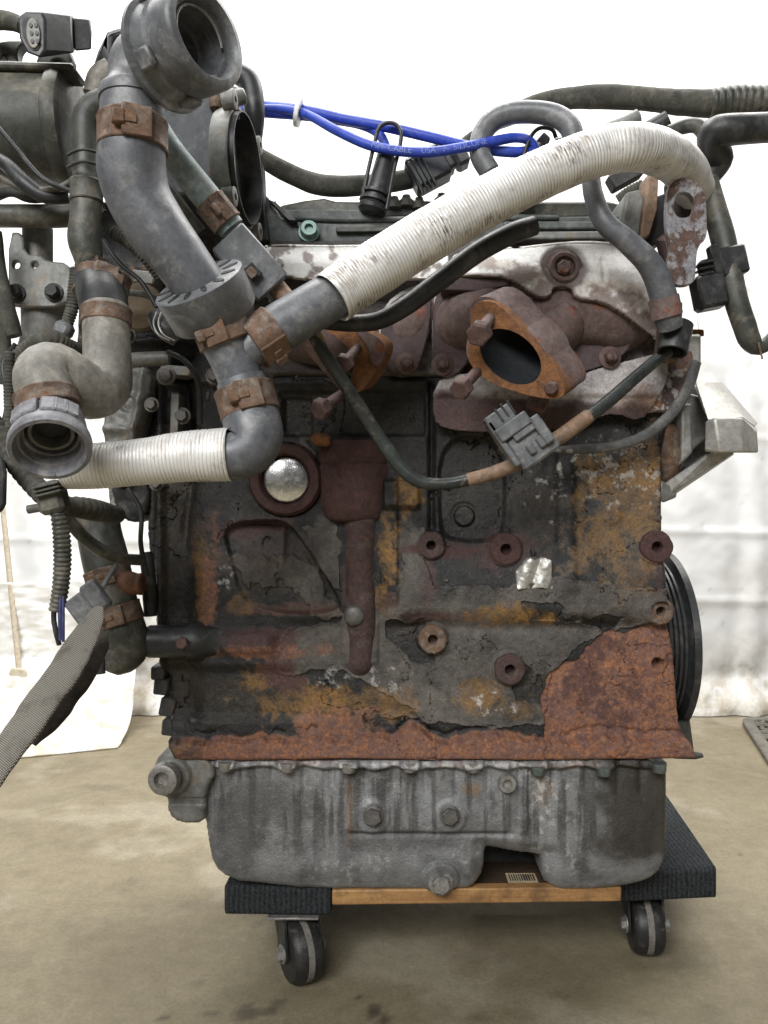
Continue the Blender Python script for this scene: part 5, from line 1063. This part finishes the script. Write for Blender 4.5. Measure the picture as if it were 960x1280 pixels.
hose('thin_wire', [(79, 745, .572, 2), (79, 775, .57, 2), (79, 802, .572, 2)], MT['wireblue'])
hose('cross_harness', [(70, 634, .60, 12), (95, 634, .61, 13), (120, 638, .63, 13), (148, 644, .67, 10)], MT['loom'], rib=ribs(.006, .06), step=1.3)
hose('lower_cable', [(84, 648, .64, 8), (105, 672, .645, 8), (130, 690, .65, 8), (150, 698, .66, 7), (176, 700, .68, 7)], MT['olive'])
# woven sleeve leaving the frame
mb = MB(); mb.tube([(124, 758, .575, 7), (116, 776, .57, 18), (100, 806, .56, 27), (78, 842, .545, 31), (44, 890, .53, 32), (8, 938, .515, 32), (-40, 1004, .50, 32)], 2, 30, flat=(1.0, .28), wob=.20, seed=2); mb.build('woven_sleeve', MT['weave'], eng, 60)
mb = MB(); mb.tube([(128, 790, .60, 8), (118, 814, .59, 16), (98, 850, .575, 20), (66, 896, .56, 18), (40, 930, .55, 8)], 2, 24, flat=(1.0, .25), wob=.3, seed=5); mb.build('sleeve_underside', M_('dark_weave', (.035, .030, .026), (.085, .075, .062), 120, (.8, .95), bump=.8, bscale=1500), eng, 60)  # second, darker strip along the underside of the sleeve
# oil pipe elbow behind
op = [(122, 640, .74, 26), (124, 665, .74, 27), (132, 700, .735, 28), (138, 730, .73, 27), (148, 765, .73, 26), (158, 795, .73, 26), (160, 812, .73, 25), (148, 824, .73, 20), (135, 815, .735, 16)]
oh = hose('oil_pipe', op, MT['olive'], seg=28, wob=.03)
clamp(oh, P(136, 722, .732), tang(op, 3), 27.5 * .73 / F, .016, (.2, -1, 0), MT['rustclamp']); clamp(oh, P(149, 768, .73), tang(op, 4), 27 * .73 / F, .018, (.1, -1, 0), MT['rustclamp'])
mb = MB(); mb.tube([(146, 728, .725, 17), (166, 730, .725, 15), (173, 730, .725, 13)], 4, 18); mb.lathe(P(172, 730, .725), (1, 0, 0), [(0, .010), (.004, .0105), (.006, .008)], 18); mb.build('copper_union', M_('copper_rust', (.20, .095, .055), (.075, .042, .028), 90, (.5, .8), metal=.3, bump=.6), oh)
mb = MB(); R = frame_box(mb, P(110, 754, .64), (1, 0, .75), (.030, .014, .022), .002); mb.box(P(120, 745, .635), (.014, .012, .026), R, .002); mb.build('loose_plug', MT['plastic'], eng)
hose('plug_wire', [(120, 748, .64, 3.5), (132, 728, .645, 3), (146, 705, .65, 2.5)], MT['plastic'])
mb = MB(); mb.tube([(98, 830, .66, 8), (112, 816, .66, 9), (126, 808, .67, 8)], 3, 14); mb.tube([(124, 812, .66, 6), (126, 842, .66, 6)], 3, 12); mb.build('dark_fitting', MT['dark'], eng)
hose('side_bracket', [(182, 690, .75, 8), (186, 725, .75, 9), (188, 770, .75, 8)], MT['dark'], wob=.1)

# ------------------------------------------------------------------ dolly
dol = empty('moving_dolly', (.08, 1.0, 0), 'low wooden moving dolly with charcoal carpet ends and black casters under the engine', 'dolly')
def slab(name, plan, z0, z1, mat, bev, parent=dol):
    mb = MB(); mb.prism([(x, y, z1) for x, y in plan], (0, 0, z0 - z1)); return mb.build(name, mat, parent, 40, bev)
DZ = .0955
slab('carpet_pad', [(-.157, .757), (-.052, .755), (-.035, 1.22), (-.14, 1.22)], .067, DZ, MT['carpet'], .004)
slab('carpet_pad', [(.2345, .786), (.343, .796), (.396, 1.26), (.29, 1.26)], .064, DZ, MT['carpet'], .004)
slab('plank', [(-.0505, .750), (.2325, .757), (.2330, .769), (-.0500, .762)], .0805, DZ - .0004, MT['wood'], .0015)
slab('shaded_plank', [(-.0500, .7635), (.2330, .7705), (.24, .86), (-.048, .852)], .0800, DZ - .0020, M_('shaded_board', (.060, .038, .022), (.035, .022, .013), 40, (.6, .8)), .001)  # darker board colour stands for the shade under the pan
slab('plank', [(-.046, .96), (.25, .97), (.26, 1.06), (-.043, 1.05)], .0805, DZ - .0004, MT['wood'], .0015)
slab('plank', [(-.043, 1.12), (.265, 1.13), (.27, 1.22), (-.040, 1.21)], .0805, DZ - .0004, MT['wood'], .0015)
lc = P(653, 1098, .3665 * F / 458)
mb = MB(); mb.box(Vector((lc.x, lc.y + .003, DZ - .0015)), (.030, .022, .0008), None, .0001); lb = mb.build('label_sticker', M_('tan_label', (.34, .27, .17), (.42, .34, .22), 60, (.6, .8)), dol)
mb = MB(); r = random.Random(4)
for k in range(11): mb.box(Vector((lc.x - .012 + k * .0024, lc.y + .004, DZ - .0009)), (r.uniform(.0008, .0018), .013, .0004), None, .00005)
o = mb.build('label_print', MT['black'], lb); o['kind'] = 'stuff'
def caster(px, py, yaw, rr, topz):
    f = FL(px, py); c = f + Vector((0, 0, rr)); ax_ = Vector((math.cos(yaw), math.sin(yaw), 0)); wd = .030
    mb = MB(); mb.lathe(c - ax_ * wd / 2, ax_, [(0, rr * .5), (0, rr * .86), (.002, rr * .93), (.006, rr * .985), (wd * .42, rr), (wd * .58, rr), (wd - .006, rr * .985), (wd - .002, rr * .93), (wd, rr * .86), (wd, rr * .5)], 48); wh = mb.build('wheel', MT['tyre'], dol)
    mb = MB(); mb.lathe(c - ax_ * .0035, ax_, [(0, rr * .98), (.0005, rr * 1.006), (.0065, rr * 1.006), (.007, rr * .98)], 48); mb.build('tread_line', MT['tread'], wh)
    mb = MB(); hexbolt(mb, c - ax_ * (wd / 2 + .004), -ax_, .0065, .006, .009); mb.build('axle_nut', MT['bolt'], wh); mb = MB(); hexbolt(mb, c + ax_ * (wd / 2 + .004), ax_, .0065, .006, .009); mb.build('axle_nut', MT['bolt'], wh)
    fd = Vector((-ax_.y, ax_.x, 0)); mb = MB()
    for sgn in (-1, 1):
        o = c + ax_ * sgn * (wd / 2 + .0025); R = Matrix((ax_, fd, Vector((0, 0, 1)))).transposed()
        t = topz - .002
        mb.hull([o + ax_ * e + fd * a + Vector((0, 0, b)) for e in (-.0012, .0012) for a, b in ((-.008, -.006), (.008, -.006), (-.010, 0), (.010, 0), (-.002, t - c.z), (.030, t - c.z))])
    mb.box(Vector((c.x, c.y, topz - .0025)) + fd * .014, (wd + .012, .034, .004), Matrix((ax_, fd, Vector((0, 0, 1)))).transposed(), .001); mb.build('fork', MT['black'], dol)
    mb = MB(); mb.box(Vector((c.x, c.y, topz - .0006)) + fd * .014, (.05, .05, .0025), None, .0006); mb.build('mount_plate', MT['bolt'], dol)
caster(376, 1224, math.radians(28), .030, .0665); caster(806, 1189, math.radians(-4), .0285, .0635)
for (x, y) in ((-.085, 1.17), (.335, 1.19)):
    py_ = CY + H * F / y; caster(CX + x * F / y, py_, .3, .029, .0635)

# ------------------------------------------------------------------ rubber mat on the floor, right
mc = [FL(926, 908), FL(985, 1010)]; e1 = (FL(985, 1010) - FL(927, 915)).normalized(); e2 = Vector((-e1.y, e1.x, 0)); e2 = e2 if e2.x > 0 else -e2; o0 = FL(924, 901)
def MP(a, b): return o0 + e1 * a + e2 * b
mat_o = empty('floor_mat', MP(.25, .22), 'brown openwork rubber floor mat with fish scale pattern lying by the sheet', 'mat')
W_, L_ = .45, .70
def rr(a0, b0, a1, b1, r): return [MP(a, b) for a, b in [(a1 - r + r * math.cos(t), b1 - r + r * math.sin(t)) for t in np.linspace(0, math.pi / 2, 6)] + [(a0 + r - r * math.sin(t), b1 - r + r * math.cos(t)) for t in np.linspace(0, math.pi / 2, 6)] + [(a0 + r - r * math.cos(t), b0 + r - r * math.sin(t)) for t in np.linspace(0, math.pi / 2, 6)] + [(a1 - r + r * math.sin(t), b0 + r - r * math.cos(t)) for t in np.linspace(0, math.pi / 2, 6)]]
Z = lambda pts, z: [Vector((q.x, q.y, z)) for q in pts]
mb = MB(); mb.prism(Z(rr(0, 0, L_, W_, .045), .013), (0, 0, -.012), [Z(rr(.022, .022, L_ - .022, W_ - .022, .03), .013)]); mb.build('rim', MT['mat'], mat_o, 30, .003)
mb = MB(); mb.prism(Z(rr(.015, .015, L_ - .015, W_ - .015, .03), .004), (0, 0, -.003)); mb.build('base', MT['matbase'], mat_o)
mb = MB(); pitch = .062
for i in range(14):
    for j in range(9):
        ca_, cb_ = .03 + i * pitch * .78, .03 + j * pitch + (i % 2) * pitch / 2
        if not (.02 < ca_ < L_ - .03 and .02 < cb_ < W_ - .03): continue
        for r_ in (.030, .014):
            pts = []
            for k in range(13 if r_ > .02 else 10):
                t = math.pi * k / 12 if r_ > .02 else 2 * math.pi * k / 9; a, b = ca_ + r_ * math.sin(t), cb_ + r_ * math.cos(t)
                a = min(max(a, .02), L_ - .02); b = min(max(b, .02), W_ - .02); q = MP(a, b); pts.append((q.x, q.y, .0075, .0045))
            mb.tube(pts, 9, 6, world=True)
lt = mb.build('scale_lattice', MT['mat'], mat_o); lt['kind'] = 'stuff'

# ------------------------------------------------------------------ brush leaning on the sheet, far left
b0 = P(24, 838, 1.68); b1 = P(4, 640, 1.72)
bru = empty('brush', (b0.x, 1.66, 0), 'thin tan handled brush leaning against white sheet behind the conduit', 'brush')
mb = MB(); mb.tube([(*b0, .006), (*b0.lerp(b1, .5), .006), (*b1, .0055), (*(b1 + (b1 - b0) * .25), .005)], 8, 12, world=True); mb.build('handle', M_('tan_stick', (.40, .34, .25), (.52, .46, .36), 30, (.6, .8)), bru)
mb = MB(); mb.hull([P(a, b, y) for a, b in ((14, 834), (32, 836), (34, 846), (22, 892), (2, 892), (8, 850)) for y in (1.665, 1.70)]); mb.build('bristle_head', M_('tan_bristle', (.42, .37, .28), (.55, .50, .40), 60, (.8, .95), bump=.6), bru, 30, .004)
